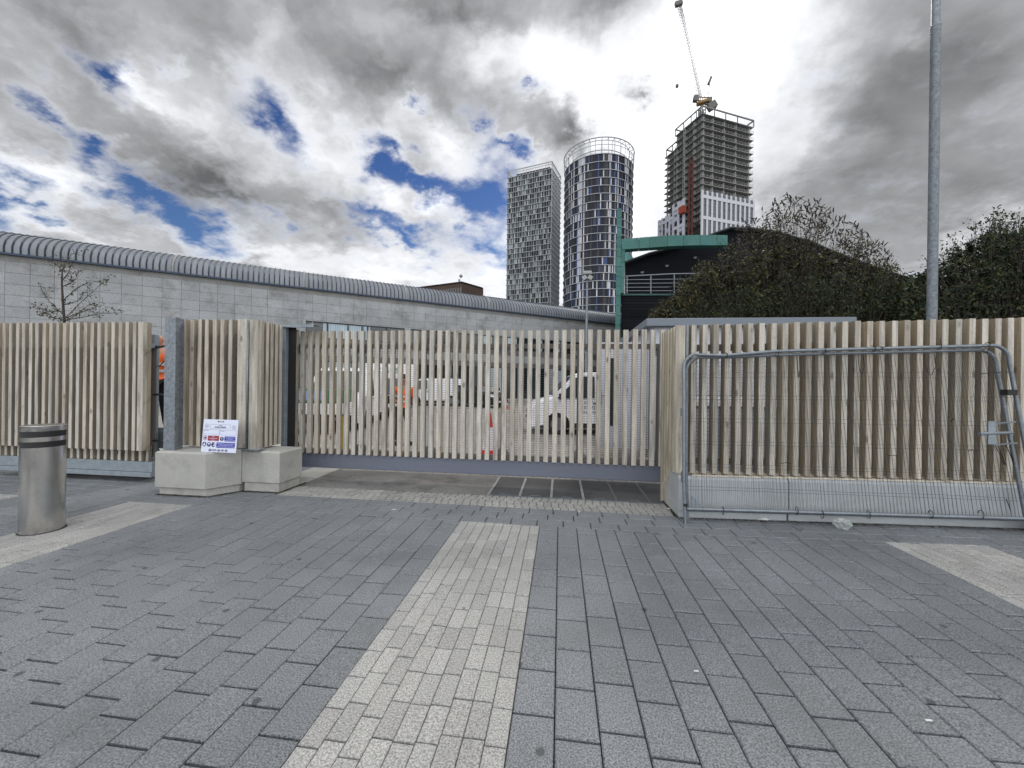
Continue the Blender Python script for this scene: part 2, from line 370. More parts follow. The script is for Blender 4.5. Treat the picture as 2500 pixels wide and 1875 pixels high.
    def build(s, name, mats, parent=None, smooth=False, fix=False):
        me = bpy.data.meshes.new(name); me.from_pydata(s.v, [], s.f)
        if not isinstance(mats, (list, tuple)): mats = [mats]
        for mm in mats: me.materials.append(mm)
        me.polygons.foreach_set('material_index', s.mi)
        at = me.attributes.new('tint', 'FLOAT_VECTOR', 'CORNER')
        lt = np.repeat(np.array(s.t, dtype=np.float32).reshape(-1, 3), [len(f) for f in s.f], axis=0)
        at.data.foreach_set('vector', lt.ravel())
        if smooth: me.polygons.foreach_set('use_smooth', [True] * len(s.f))
        me.update()
        if fix:
            bm = bmesh.new(); bm.from_mesh(me); bmesh.ops.recalc_face_normals(bm, faces=bm.faces); bm.to_mesh(me); bm.free()
        o = bpy.data.objects.new(name, me); C.objects.link(o)
        if parent: o.parent = parent
        return o
def smooth_angle(o, deg=35):
    me = o.data
    me.polygons.foreach_set('use_smooth', [True] * len(me.polygons))
    me.set_sharp_from_angle(angle=R(deg))
    return o
def bevel(o, w=.005, seg=2):
    b = o.modifiers.new('bevel', 'BEVEL'); b.width = w; b.segments = seg; b.limit_method = 'ANGLE'; b.angle_limit = R(40)
    return o
def tag(o, label=None, cat=None, group=None, kind=None):
    if label: o['label'] = label
    if cat: o['category'] = cat
    if group: o['group'] = group
    if kind: o['kind'] = kind
    return o
def thing(name, label, cat, loc=(0, 0, 0), rz=0.0, group=None):
    o = bpy.data.objects.new(name, None); C.objects.link(o)
    o.location = loc; o.rotation_euler = (0, 0, rz); o.empty_display_size = .3
    return tag(o, label, cat, group)
def copy_tree(o, parent=None):
    c = o.copy(); C.objects.link(c); c.parent = parent
    for ch in [q for q in bpy.data.objects if q.parent == o]: copy_tree(ch, c)
    return c
def text(name, body, size, m, parent, loc, rot, align='CENTER', ext=.0006, font_scale=1.0):
    cu = bpy.data.curves.new(name, 'FONT'); cu.body = body; cu.size = size; cu.align_x = align; cu.align_y = 'CENTER'; cu.extrude = ext
    cu.space_line = .95
    o = bpy.data.objects.new(name, cu); C.objects.link(o)
    dg = bpy.context.evaluated_depsgraph_get(); me = bpy.data.meshes.new_from_object(o.evaluated_get(dg))
    bpy.data.objects.remove(o)
    me.materials.clear(); me.materials.append(m)
    q = bpy.data.objects.new(name, me); C.objects.link(q); q.parent = parent; q.location = loc; q.rotation_euler = rot; q.scale = (font_scale, 1, 1)
    return q
def rt(base=1.0, v=.08, hue=.02):
    k = base * random.uniform(1 - v, 1 + v)
    return (k * random.uniform(1 - hue, 1 + hue), k, k * random.uniform(1 - hue, 1 + hue))

# ------------------------------------------------------------------ ground
def rise(x, y=0): return .022 * max(0.0, x - 1.3)
def grid_sheet(name, m, xs, ys, z, zf=None):
    b = MB()
    for y in ys:
        for x in xs: b.v.append((x, y, z + (zf(x, y) if zf else 0)))
    nx = len(xs)
    for j in range(len(ys) - 1):
        for i in range(nx - 1): b.face((j * nx + i, j * nx + i + 1, (j + 1) * nx + i + 1, (j + 1) * nx + i))
    return tag(b.build(name, m), kind='structure')
def riseg(x, y): return rise(min(x, 12)) if y < 7 else 0
g = grid_sheet('ground', M_far, [-1500, -60, -25, 60, 1500], [-1500, -60, -8, 7, 60, 1500], -.12)
grid_sheet('joint_bed', M_joint, [-16, -5, 1.3, 14], [-3.5, 7.0], -.030, rise)
TOPZ = 0.0
# paving laid block by block: long courses of grey granite between pale bands
pav = MB(); pal = MB()
BW = .2026
def course(bld, x0, x1, y0, y1, L, along_y=True, v=.055, gap=.008, c=.006, hue=.003, jit=.0022, off=None):
    if along_y:
        y = -30.0 + (off * L if off is not None else random.uniform(0, L))
        y += math.floor((y0 - y) / L) * L
        while y < y1:
            l = L
            a, b_ = max(y, y0), min(y + l, y1)
            if b_ - a > .02:
                dz = random.uniform(-jit, jit)
                bld.bev(x0 + gap * .36, x1 - gap * .36, a + gap * .78, b_ - gap * .78, -.03, TOPZ + dz, c, rt(1, v, hue), zf=rise)
            y += l
    else:
        x = x0 - random.uniform(0, L)
        while x < x1:
            l = L * random.uniform(.97, 1.03)
            a, b_ = max(x, x0), min(x + l, x1)
            if b_ - a > .02:
                bld.bev(a + gap * .5, b_ - gap * .5, y0 + gap / 2, y1 - gap / 2, -.03, TOPZ + random.uniform(-jit, jit), c, rt(1, v, hue), zf=rise)
            x += l
YE = 4.283
bands = [(-8.0, -7.1), (-5.455, -4.555), (-1.109, -.209), (3.238, 4.138), (6.68, 7.58)]
xs = -.209
def field(x0, x1, y0, y1):
    n = max(1, round((x1 - x0) / BW)); w = (x1 - x0) / n
    for i in range(n): course(pav, x0 + i * w, x0 + (i + 1) * w, y0, y1, .292, off=(i * .5 + .13 * math.sin(i * 2.1) + random.uniform(-.04, .04)) % 1)
edges = [-11.5] + [e for b_ in bands for e in b_] + [9.0]
for i in range(0, len(edges), 2): field(edges[i], edges[i + 1], -1.2, YE)
for (a, b_) in bands:
    for k in range(9): course(pal, a + k * .1, a + (k + 1) * .1, -1.2, YE, .2, gap=.005, c=.004, v=.11)
for k in range(3):
    course(pav, -11.5, 9.0, YE + k * .195, YE + (k + 1) * .195, .30, along_y=False)
for k in range(9): course(pav, -11.5, -3.9, 4.868 + k * .2, 4.868 + (k + 1) * .2, .30, along_y=False)
tag(pav.build('paving', M_paver), kind='structure')
tag(pal.build('pale_paving_bands', M_pale), kind='structure')
st = MB()
for k in range(5):
    y0 = 4.870 + k * .092
    course(st, -3.9, 1.40, y0, y0 + .092, .098, along_y=False, v=.095, gap=.0065, c=.006, jit=.003)
tag(st.build('sett_strip', M_sett), kind='structure')
grid_sheet('asphalt_strip', M_asph, [-3.9, 1.72], [5.332, 6.45], -.004)
grid_sheet('yard', M_yardb, [-60, -3.9, 1.72, 45], [6.45, 7, 75], -.008)
grid_sheet('plinth_apron', M_conc, [-11.5, -3.9], [6.67, 9.0], -.004)
sl = MB(); sl.box(-4.42, -3.905, 5.42, 6.66, -.03, .012)
tag(bevel(sl.build('gate_track_slab', M_conc), .004), kind='structure')
M_chan = mat('worn_steel_rail', (.34, .34, .33), .5, .2, var=.3, vscale=6)
M_plate = mat('dark_asphalt', (.070, .070, .070), .9, var=.3, vscale=1.6, fine=.6, fscale=120, bump=.5, bscale=110, dark=(.025, .025, .026), darkscale=1.4, darkamt=.8)
grid_sheet('asphalt_patch', M_plate, [-1.0, 1.70], [5.334, 6.42], .0)
# drainage channel covers in the asphalt, running back under the gate
for k in range(6):
    x = -.99 + .4425 * k
    b = MB()
    b.box(x - .016, x - .006, 5.335, 6.40, -.02, .007); b.box(x + .006, x + .016, 5.335, 6.40, -.02, .007)
    b.box(x - .006, x + .006, 5.335, 6.40, -.02, .001, (.2, .2, .2))
    o = b.build('channel_grating', M_chan if k < 4 else M_rail)
    names = ['leftmost', 'second from left', 'third from left', 'fourth from left', 'second from right', 'rightmost']
    tag(o, 'thin steel channel rail set in dark asphalt under the gate, %s of six' % names[k], 'drain', 'channel rails in the asphalt under the sliding gate')
b = MB(); b.box(-1.02, 1.40, 5.334, 5.352, -.02, .006, (.3, .3, .3))
for k in range(5):
    x = -.77 + .4425 * k
    b.tube([(x - .09, 5.36, .0), (x - .05, 5.40, .006), (x + .05, 5.40, .006), (x + .09, 5.36, .0)], .006, 5, (.15, .15, .15))
tag(b.build('edging_strip', M_galvl), 'dark steel edge strip along the front of the asphalt plates', 'edging')

# ------------------------------------------------------------------ bollard
bc = Vector((-5.29, 3.34, 0))
t = thing('bollard', 'brushed stainless steel bollard with two black bands on the pale paving', 'bollard', bc)
r = .158
b = MB(); b.lathe([(r, 0), (r, .8675)], 64); b.lathe([(r, .926), (r, .9715)], 64)
o = smooth_angle(b.build('body', M_steel, t))
b = MB(); b.lathe([(r - .002, 1.030), (r, 1.033), (r, 1.082), (r - .004, 1.086), (r - .02, 1.088)], 64); smooth_angle(b.build('cap', M_steel, t))
for z0, z1 in ((.868, .9255), (.972, 1.0295)):
    b = MB(); b.lathe([(r - .003, z0), (r - .003, z1)], 64); smooth_angle(b.build('black_band', M_black, t))
b = MB(); b.lathe([(r + .012, 0.001), (r + .012, .004), (r, .006)], 48); b.build('base_ring', M_black, t)

# ------------------------------------------------------------------ timber slats
def slats(b, P0, du, n, pitch, w, d, z0, z1, dv, front=(1, 1, 1), sidet=(.62, .56, .48), v=.10, topv=0, skip=(), z0f=None, z1f=None):
    # P0 front line start, du unit along, dv unit going back
    du = Vector(du); dv = Vector(dv)
    for i in range(n):
        if i in skip: continue
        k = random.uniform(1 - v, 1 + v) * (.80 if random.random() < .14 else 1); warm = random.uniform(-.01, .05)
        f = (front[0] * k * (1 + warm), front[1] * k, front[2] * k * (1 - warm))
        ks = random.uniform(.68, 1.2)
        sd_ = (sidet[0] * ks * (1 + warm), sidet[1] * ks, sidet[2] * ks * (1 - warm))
        a = P0 + du * (i * pitch + random.uniform(-.002, .002))
        tw = random.uniform(-.004, .004)
        c = a + du * w
        za = z0 + (z0f(a.x) if z0f else 0); zb = z1 + (z1f(a.x) if z1f else 0) + random.uniform(-.005, .005)
        la = random.uniform(-.004, .004)
        p = [(a.x, a.y, za), (c.x, c.y, za), (c.x + dv.x * d, c.y + dv.y * d, za), (a.x + dv.x * d, a.y + dv.y * d, za)]
        p = [Vector(q) for q in p]; up = [Vector((q.x + la, q.y + tw, zb)) for q in p]
        # chamfered front edges
        ch = .004
        n0 = len(b.v)
        ring = lambda q: [q[0] + dv * ch, q[0] + du * ch, q[1] - du * ch, q[1] + dv * ch, q[2], q[3]]
        lo = ring(p); hi = ring(up)
        b.v += [tuple(q) for q in lo] + [tuple(q) for q in hi]
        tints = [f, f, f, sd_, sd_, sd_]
        for j in range(6):
            j2 = (j + 1) % 6
            b.face((n0 + j, n0 + j2, n0 + 6 + j2, n0 + 6 + j), tints[j])
        b.face(tuple(n0 + 5 - j for j in range(6)), sd_); b.face(tuple(n0 + 6 + j for j in range(6)), f)
UX = Vector((1, 0, 0)); UY = Vector((0, 1, 0))

# -- sliding gate
GY = 5.83; GX0, GX1 = -4.36, 1.46
t = thing('sliding_gate', 'wide sliding gate of pale timber slats above a blue grey steel beam', 'gate', (0, 0, 0))
b = MB(); npit = 46
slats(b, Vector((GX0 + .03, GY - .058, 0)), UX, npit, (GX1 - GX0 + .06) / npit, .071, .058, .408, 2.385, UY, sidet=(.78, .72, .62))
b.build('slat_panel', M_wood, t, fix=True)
b = MB(); b.box(GX0 - .12, GX1 + .03, GY + .0, GY + .16, .165, .402)
bevel(b.build('bottom_beam', M_bluesteel, t), .012, 3)
b = MB(); b.box(GX0 + .0, GX1 + .03, GY + .002, GY + .062, 2.115, 2.185); b.build('top_rail', M_rail, t)
b = MB(); b.box(GX0 + .0, GX1 + .03, GY + .002, GY + .062, .41, .475); b.build('bottom_rail', M_rail, t)
for k in range(6):
    x = GX0 + .03 + k * (GX1 - GX0 - .06) / 5
    b = MB(); b.box(x - .028, x + .028, GY + .003, GY + .061, .475, 2.115); b.build('mullion', M_rail, t)
    for zc, s_ in ((.476, 1), (2.114, -1)):
        b = MB()
        for sg in (-1, 1):
            if (k == 0 and sg < 0) or (k == 5 and sg > 0): continue
            b.prism([(x + sg * .028, GY + .03, zc), (x + sg * .15, GY + .03, zc), (x + sg * .028, GY + .03, zc + s_ * .12)], (0, .005, 0))
        b.build('gusset', M_galvp, t, fix=True)
b = MB()
z = .485
while z < 2.11: b.bar((GX0, GY + .066, z), (GX1, GY + .066, z), .0045); z += .036
x = GX0 + .01
while x < GX1: b.bar((x, GY + .07, .475), (x, GY + .07, 2.115), .0035); x += .076
b.build('mesh_infill', M_wired, t)

# -- receiving frame on the left of the gate
t = thing('gate_receiver_frame', 'dark steel gate frame with a bolted top bracket left of the slatted gate', 'gate frame')
b = MB(); b.box(-4.36, -4.295, 5.56, 5.70, 0, 2.45); bevel(b.build('post', M_galvp, t), .004)
b = MB(); b.box(-4.60, -4.50, 6.05, 6.15, 0, 2.45); b.build('rear_post', M_darkmetal, t)
b = MB(); b.box(-4.294, -4.17, 5.62, 5.635, 0.02, 2.42); b.build('back_plate', M_black, t)
b = MB()
b.box(-4.44, -3.80, 5.52, 5.76, 2.452, 2.46); b.box(-4.44, -3.80, 5.52, 5.528, 2.41, 2.452)
bevel(b.build('top_bracket', M_galvp, t), .003)
for x in (-4.36, -4.05, -3.86):
    b = MB(); b.lathe([(.018, 0), (.018, .02), (.008, .02), (.008, .075), (.003, .09)], 10, (x, 5.58, 2.46)); b.build('bolt', M_galvl, t)

# ------------------------------------------------------------------ concrete plinths on the left
def hexblock(b, poly, z0, z1, ch, kick=.10, kin=.035):
    # poly in plan (ccw); a recessed kicker, a main body and a chamfered top edge
    def inset(pl, d):
        n = len(pl); out = []
        for i in range(n):
            p0, p1, p2 = Vector(pl[i - 1]), Vector(pl[i]), Vector(pl[(i + 1) % n])
            e1 = (p1 - p0).normalized(); e2 = (p2 - p1).normalized()
            n1 = Vector((-e1.y, e1.x)); n2 = Vector((-e2.y, e2.x))
            k = (n1 + n2); k = k / max(1e-6, k.length_squared) * 2
            out.append(p1 + k * d)
        return out
    poly = [Vector(p) for p in poly]
    rings = [(inset(poly, kin), z0), (inset(poly, kin), z0 + kick), (poly, z0 + kick + .015), (poly, z1 - ch), (inset(poly, ch), z1)]
    n = len(poly); base = len(b.v)
    for pl, z in rings: b.v += [(p.x, p.y, z) for p in pl]
    for k in range(len(rings) - 1):
        tn = (.72, .72, .70) if k == 0 else ((1.12, 1.12, 1.10) if k == 3 else (1, 1, 1))
        for i in range(n):
            j = (i + 1) % n
            b.face((base + k * n + i, base + k * n + j, base + (k + 1) * n + j, base + (k + 1) * n + i), (1, 1, 1))
    b.face(tuple(base + (len(rings) - 1) * n + i for i in range(n)))
b = MB(); hexblock(b, [(-5.47, 4.60), (-4.70, 4.60), (-4.47, 4.93), (-4.47, 5.38), (-5.47, 5.38)], -.01, .592, .022)
tag(smooth_angle(b.build('concrete_plinth', M_conc), 20), 'pale concrete plinth with a splayed corner, carrying the safety sign and steel post', 'plinth', 'concrete plinths left of the gate')
b = MB(); hexblock(b, [(-4.465, 4.94), (-3.885, 4.94), (-3.885, 5.41), (-4.465, 5.41)], -.01, .575, .022, kick=.13, kin=.022)
tag(smooth_angle(b.build('concrete_plinth', M_conc), 20), 'smaller square concrete plinth at the left end of the sliding gate', 'plinth', 'concrete plinths left of the gate')

# slat screen standing on the plinths
t = thing('slat_screen', 'short corner screen of timber slats standing on the concrete plinths', 'fence')
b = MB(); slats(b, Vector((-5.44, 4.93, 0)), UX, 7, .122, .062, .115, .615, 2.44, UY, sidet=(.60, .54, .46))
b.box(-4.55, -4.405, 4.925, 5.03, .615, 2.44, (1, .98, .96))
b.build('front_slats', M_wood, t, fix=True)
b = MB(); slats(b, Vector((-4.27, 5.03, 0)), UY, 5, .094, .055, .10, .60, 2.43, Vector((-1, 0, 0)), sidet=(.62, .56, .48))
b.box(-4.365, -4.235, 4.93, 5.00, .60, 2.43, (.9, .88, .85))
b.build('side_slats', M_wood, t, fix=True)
b = MB(); b.tube([(-4.385, 4.925, .6), (-4.385, 4.925, 2.43)], .013, 10); b.build('corner_tube', M_galvl, t, smooth=True)
b = MB(); b.box(-5.33, -4.42, 5.047, 5.10, 2.02, 2.08); b.box(-5.33, -4.42, 5.047, 5.10, .68, .74); b.box(-4.36, -4.39, 5.06, 5.62, 2.02, 2.08); b.box(-5.33, -4.42, 5.06, 5.07, .64, 2.3, (.6, .6, .6))
b.build('backing_rail', M_rail, t, fix=True)
b = MB(); b.box(-4.42, -4.18, 4.885, 5.05, .592, .603, M=None); b.build('foot_plate', M_galvp, t)

# galvanised post on the plinth
b = MB(); b.box(-5.455, -5.280, 4.69, 4.755, .592, 2.44); b.box(-5.40, -5.33, 4.756, 4.86, .592, 2.435)
tag(bevel(b.build('galvanised_post', M_galv), .006), 'broad galvanised steel post standing on the concrete plinth', 'post')

# ------------------------------------------------------------------ swing gate on the far left
t = thing('swing_gate', 'left swing gate of closely set timber slats on a galvanised frame', 'gate')
SY = 5.0; X1 = -6.17
b = MB(); n = 46
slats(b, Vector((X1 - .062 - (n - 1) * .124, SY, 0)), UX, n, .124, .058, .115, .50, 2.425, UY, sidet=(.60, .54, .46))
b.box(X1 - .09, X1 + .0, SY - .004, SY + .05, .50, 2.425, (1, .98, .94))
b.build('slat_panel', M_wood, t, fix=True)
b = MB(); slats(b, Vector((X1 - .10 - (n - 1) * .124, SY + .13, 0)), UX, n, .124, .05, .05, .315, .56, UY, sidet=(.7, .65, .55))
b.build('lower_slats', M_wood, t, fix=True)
b = MB(); b.box(X1 - 6.2, X1 + .03, SY + .12, SY + .24, .155, .31); b.box(X1 - 6.2, X1 + .035, SY + .10, SY + .25, .08, .152)
bevel(b.build('bottom_beam', M_galvp, t), .005)
b = MB(); b.box(X1 - 6.2, X1 - .02, SY + .19, SY + .22, .34, .37); b.box(X1 - 6.2, X1 - .02, SY + .117, SY + .19, 2.05, 2.12); b.build('rail', M_galvp, t)
b = MB(); b.box(X1 - 6.2, X1 - .01, SY + .20, SY + .205, .35, 2.10, (.5, .5, .5)); b.build('backing_board', M_rail, t)
b = MB(); b.box(X1 - .205, X1 - .115, SY + .255, SY + .33, .155, 2.27); b.box(X1 - .23, X1 - .208, SY + .255, SY + .34, .155, 2.27); bevel(b.build('end_post', M_galvp, t), .004)
for z in (2.06, 1.33, .62):
    b = MB(); b.tube([(X1 - .16, SY + .24, z), (X1 + .12, SY + .16, z + .01), (X1 + .60, SY - .1, z + .02)], .017, 8)
    b.lathe([(.032, -.02), (.032, .03)], 12, (X1 - .09, SY + .24, z)); b.build('hinge', M_darkmetal, t)
b = MB(); b.tube([(X1 - .16, SY + .24, 1.86), (X1 - .06, SY + .22, 1.78), (X1 + .06, SY + .18, 1.77), (X1 + .18, SY + .16, 1.86)], .007, 6); b.box(X1 - .18, X1 - .13, SY + .215, SY + .254, 1.84, 1.90)
b.build('cable', M_black, t)

# ------------------------------------------------------------------ safety sign
def sign():
    W_, H_ = .59, .475
    o = thing('safety_sign', 'white construction site safety sign with red and blue panels leaning on the plinth', 'sign', (0, 0, 0)); _c = on_y(532, 1100, 4.66); o.location = (_c.x, 4.665, .5935)
    o.rotation_euler = (R(-5), 0, R(0)); o.scale = (.89, 1, .93)
    # local: x right, z up, front faces -y
    b = MB(); y0, y1 = 0.0, .005
    hx, hz0, hz1 = .055, .435, .453
    for (a, c, e, f) in ((-W_ / 2, W_ / 2, 0, hz0), (-W_ / 2, W_ / 2, hz1, H_), (-W_ / 2, -hx, hz0, hz1), (hx, W_ / 2, hz0, hz1)):
        b.box(a, c, y0, y1, e, f)
    bd = b.build('board', M_signw, o)
    P = lambda x0, x1, z0, z1, m, nm, y=-.0012: (lambda q: (q.box(x0, x1, y, -.0002, z0, z1), q.build(nm, m, bd))[1])(MB())
    def frame(x0, x1, z0, z1, nm='printed_frame'):
        q = MB(); w = .0025
        for (a, c, e, f) in ((x0, x1, z0, z0 + w), (x0, x1, z1 - w, z1), (x0, x0 + w, z0 + w, z1 - w), (x1 - w, x1, z0 + w, z1 - w)): q.box(a, c, -.0012, -.0002, e, f)
        return q.build(nm, M_greyprint, bd)
    sx = W_ / 1390.0; X = lambda u: (u - 240) * sx - W_ / 2; Zc = lambda v: H_ - (v - 245) * (H_ / 1130.0)
    frame(X(525), X(1335), Zc(560), Zc(415)); frame(X(280), X(930), Zc(760), Zc(600)); frame(X(935), X(1580), Zc(775), Zc(610))
    P(X(475), X(918), Zc(985), Zc(808), M_redprint, 'red_panel'); P(X(1135), X(1570), Zc(990), Zc(820), M_blueprint, 'blue_panel'); P(X(835), X(1568), Zc(1215), Zc(1035), M_blueprint, 'blue_panel')
    def disc(u, v, r, m, nm='symbol_disc', y=-.0013, r2=0):
        q = MB(); k = 28; c = (X(u), 0, Zc(v)); n = len(q.v)
        ra = r * sx
        if r2:
            rb = r2 * sx
            for rr in (ra, rb):
                q.v += [(c[0] + rr * math.cos(2 * math.pi * i / k), y, c[2] + rr * math.sin(2 * math.pi * i / k)) for i in range(k)]
            for i in range(k): q.face((i, (i + 1) % k, k + (i + 1) % k, k + i))
        else:
            q.v += [(c[0] + ra * math.cos(2 * math.pi * i / k), y, c[2] + ra * math.sin(2 * math.pi * i / k)) for i in range(k)]; q.face(tuple(range(k)))
        return q.build(nm, m, bd)
    T = lambda s, u, v, size, m, fs=1.0: text('lettering', s, size, m, bd, (X(u), -.0022, Zc(v)), (R(90), 0, 0), font_scale=fs)
    T('EMERGENCY', 935, 448, .010, M_navyprint); T('01268 578520', 935, 512, .032, M_navyprint, 1.0)
    T('Works supervisor', 375, 622, .012, M_greyprint); T('Site manager', 1040, 640, .012, M_greyprint)
    T('No\nunauthorised\nentry', 690, 897, .026, M_signw); T('You must be trained\nin SPA before\nentering this worksite', 1355, 905, .021, M_signw)
    T('Head protection, safety footwear\nand high visibility vest must\nbe worn at all times on this worksite', 1200, 1125, .022, M_signw)
    disc(360, 888, 84, M_redprint, r2=68); disc(366, 888, 38, M_black); disc(1035, 908, 76, M_navyprint)
    q = MB(); q.box(X(1024), X(1048), -.0018, -.0014, Zc(925), Zc(850)); q.box(X(1024), X(1048), -.0018, -.0014, Zc(968), Zc(945)); q.build('exclamation_mark', M_signw, bd)
    for u, v in ((352, 1107), (538, 1112), (716, 1115)): disc(u, v, 80, M_navyprint)
    y = -.0017
    def pl(pts): q = MB(); q.v.extend([(X(a), y, Zc(c)) for a, c in pts]); q.face(tuple(range(len(pts)))); q.build('pictogram', M_signw, bd)
    pl([(300, 1155), (310, 1110), (335, 1095), (330, 1055), (372, 1055), (370, 1095), (395, 1110), (405, 1155)][::-1])
    pl([(490, 1105), (500, 1070), (538, 1052), (576, 1070), (586, 1105)][::-1]); pl([(520, 1125), (556, 1125), (545, 1150), (530, 1150)][::-1])
    pl([(735, 1060), (770, 1060), (775, 1120), (780, 1155), (690, 1155), (700, 1140), (738, 1125)][::-1])
    disc(597, 1302, 46, M_navyprint, r2=26)
    for u, m_ in ((950, M_redprint), (1098, M_greyprint), (1245, M_navyprint)): disc(u, 1308, 46, m_, r2=30)
    for u in (597, 950, 1098, 1245): q = MB(); q.box(X(u - 60), X(u + 60), -.002, -.0014, Zc(1316), Zc(1297)); q.build('roundel_bar', M_navyprint, bd)
    T('TRANSPORT\nFOR LONDON', 765, 1300, .014, M_navyprint)
    for u, v in ((388, 480), (1478, 510)):
        disc(u, v, 76, M_greyprint, 'crest_ring', r2=66); T('CB', u, v, .026, M_greyprint)
sign()

# ------------------------------------------------------------------ right-hand wall and fence
def rr(x): return .0165 * max(0, x - 1.4)
b = MB()
def wall_block(x0, x1, y0, y1):
    c = .035; kz = .10
    for (xa, xb) in ((x0, x1),):
        za, zb = rise(xa) - .02, rise(xb) - .02
        ta, tb = .50 + rr(xa), .50 + rr(xb)
        ki = .03
        # kicker
        b.hexa([(xa + .01, y0 + ki, za), (xb, y0 + ki, zb), (xb, y1, zb), (xa + .01, y1, za), (xa + .01, y0 + ki, za + .115), (xb, y0 + ki, zb + .115), (xb, y1, zb + .115), (xa + .01, y1, za + .115)], (.8, .8, .8))
        n = len(b.v)
        prof = [(y0, .115), (y0, -c), (y0 + c, 0.0)]
        P = []
        for xx, zz_, tt in ((xa, za, ta), (xb, zb, tb)):
            P += [(xx, y0, zz_ + .1155), (xx, y0, tt - c), (xx, y0 + c, tt), (xx, y1, tt), (xx, y1, zz_ + .1155)]
        b.v += P
        for i in range(4): b.face((n + i, n + 5 + i, n + 6 + i, n + i + 1))
        b.face((n + 4, n + 3, n + 2, n + 1, n)); b.face((n + 5, n + 6, n + 7, n + 8, n + 9)); b.face((n, n + 4, n + 9, n + 5))
t = thing('fence_base_wall', 'low pale concrete wall carrying the right-hand timber fence', 'wall')
wall_block(1.413, 2.62, 4.79, 5.12); wall_block(2.632, 5.9, 4.79, 5.12); wall_block(5.91, 9.0, 4.79, 5.12)
b.build('front_wall', M_conc_b, t, fix=True)
b = MB(); b.box(1.416, 1.60, 5.122, 5.42, -.02, .485); b.build('return_wall', M_conc, t)

t = thing('slatted_fence', 'tall fence of weathered timber slats on the low wall right of the gate', 'fence')
b = MB(); FY = 4.83
x = 1.585; i = 0
P = Vector((1.55, FY, 0))
z0f = lambda x: rr(x); z1f = lambda x: .0165 * (x - 1.4)
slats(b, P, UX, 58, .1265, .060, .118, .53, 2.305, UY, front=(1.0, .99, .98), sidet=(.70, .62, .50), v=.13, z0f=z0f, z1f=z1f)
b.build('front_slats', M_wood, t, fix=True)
b = MB()
b.box(1.372, 1.478, FY - .005, FY + .06, .53, 2.30, (1.0, .97, .90))
for k in range(5):
    z0_ = .51 if k < 2 else (.40 if k == 2 else (.30 if k == 3 else .0))
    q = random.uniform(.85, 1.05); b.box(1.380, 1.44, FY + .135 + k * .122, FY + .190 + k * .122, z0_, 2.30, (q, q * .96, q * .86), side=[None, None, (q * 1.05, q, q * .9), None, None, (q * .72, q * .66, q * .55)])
b.build('return_slats', M_wood, t, fix=True)
b = MB(); b.box(1.490, 1.516, FY + .0, FY + .06, .52, 2.31); b.build('corner_post', M_galvl, t)
b = MB()
for (z0, z1) in ((2.00, 2.08), (.62, .70)):
    b.hexa([(1.56, FY + .12, z0), (8.9, FY + .12, z0 + rr(8.9)), (8.9, FY + .17, z0 + rr(8.9)), (1.56, FY + .17, z0), (1.56, FY + .12, z1), (8.9, FY + .12, z1 + rr(8.9)), (8.9, FY + .17, z1 + rr(8.9)), (1.56, FY + .17, z1)])
b.build('rail', M_rail, t)
b = MB(); z = .71
while z < 2.0: b.bar((1.56, FY + .175, z), (8.9, FY + .175, z + rr(8.9)), .0045); z += .05
x = 1.6
while x < 8.9: b.bar((x, FY + .18, .7), (x, FY + .18, 2.0 + rr(x)), .0035); x += .076
b.build('mesh_infill', M_wired, t)
b = MB(); b.hexa([(1.57, FY - .02, .501), (8.9, FY - .02, .501 + rr(8.9)), (8.9, FY + .2, .501 + rr(8.9)), (1.57, FY + .2, .501), (1.57, FY - .015, .515), (8.9, FY - .015, .515 + rr(8.9)), (8.9, FY + .2, .515 + rr(8.9)), (1.57, FY + .2, .515)], (1.25, 1.2, 1.1))
b.build('sole_board', M_wood, t)

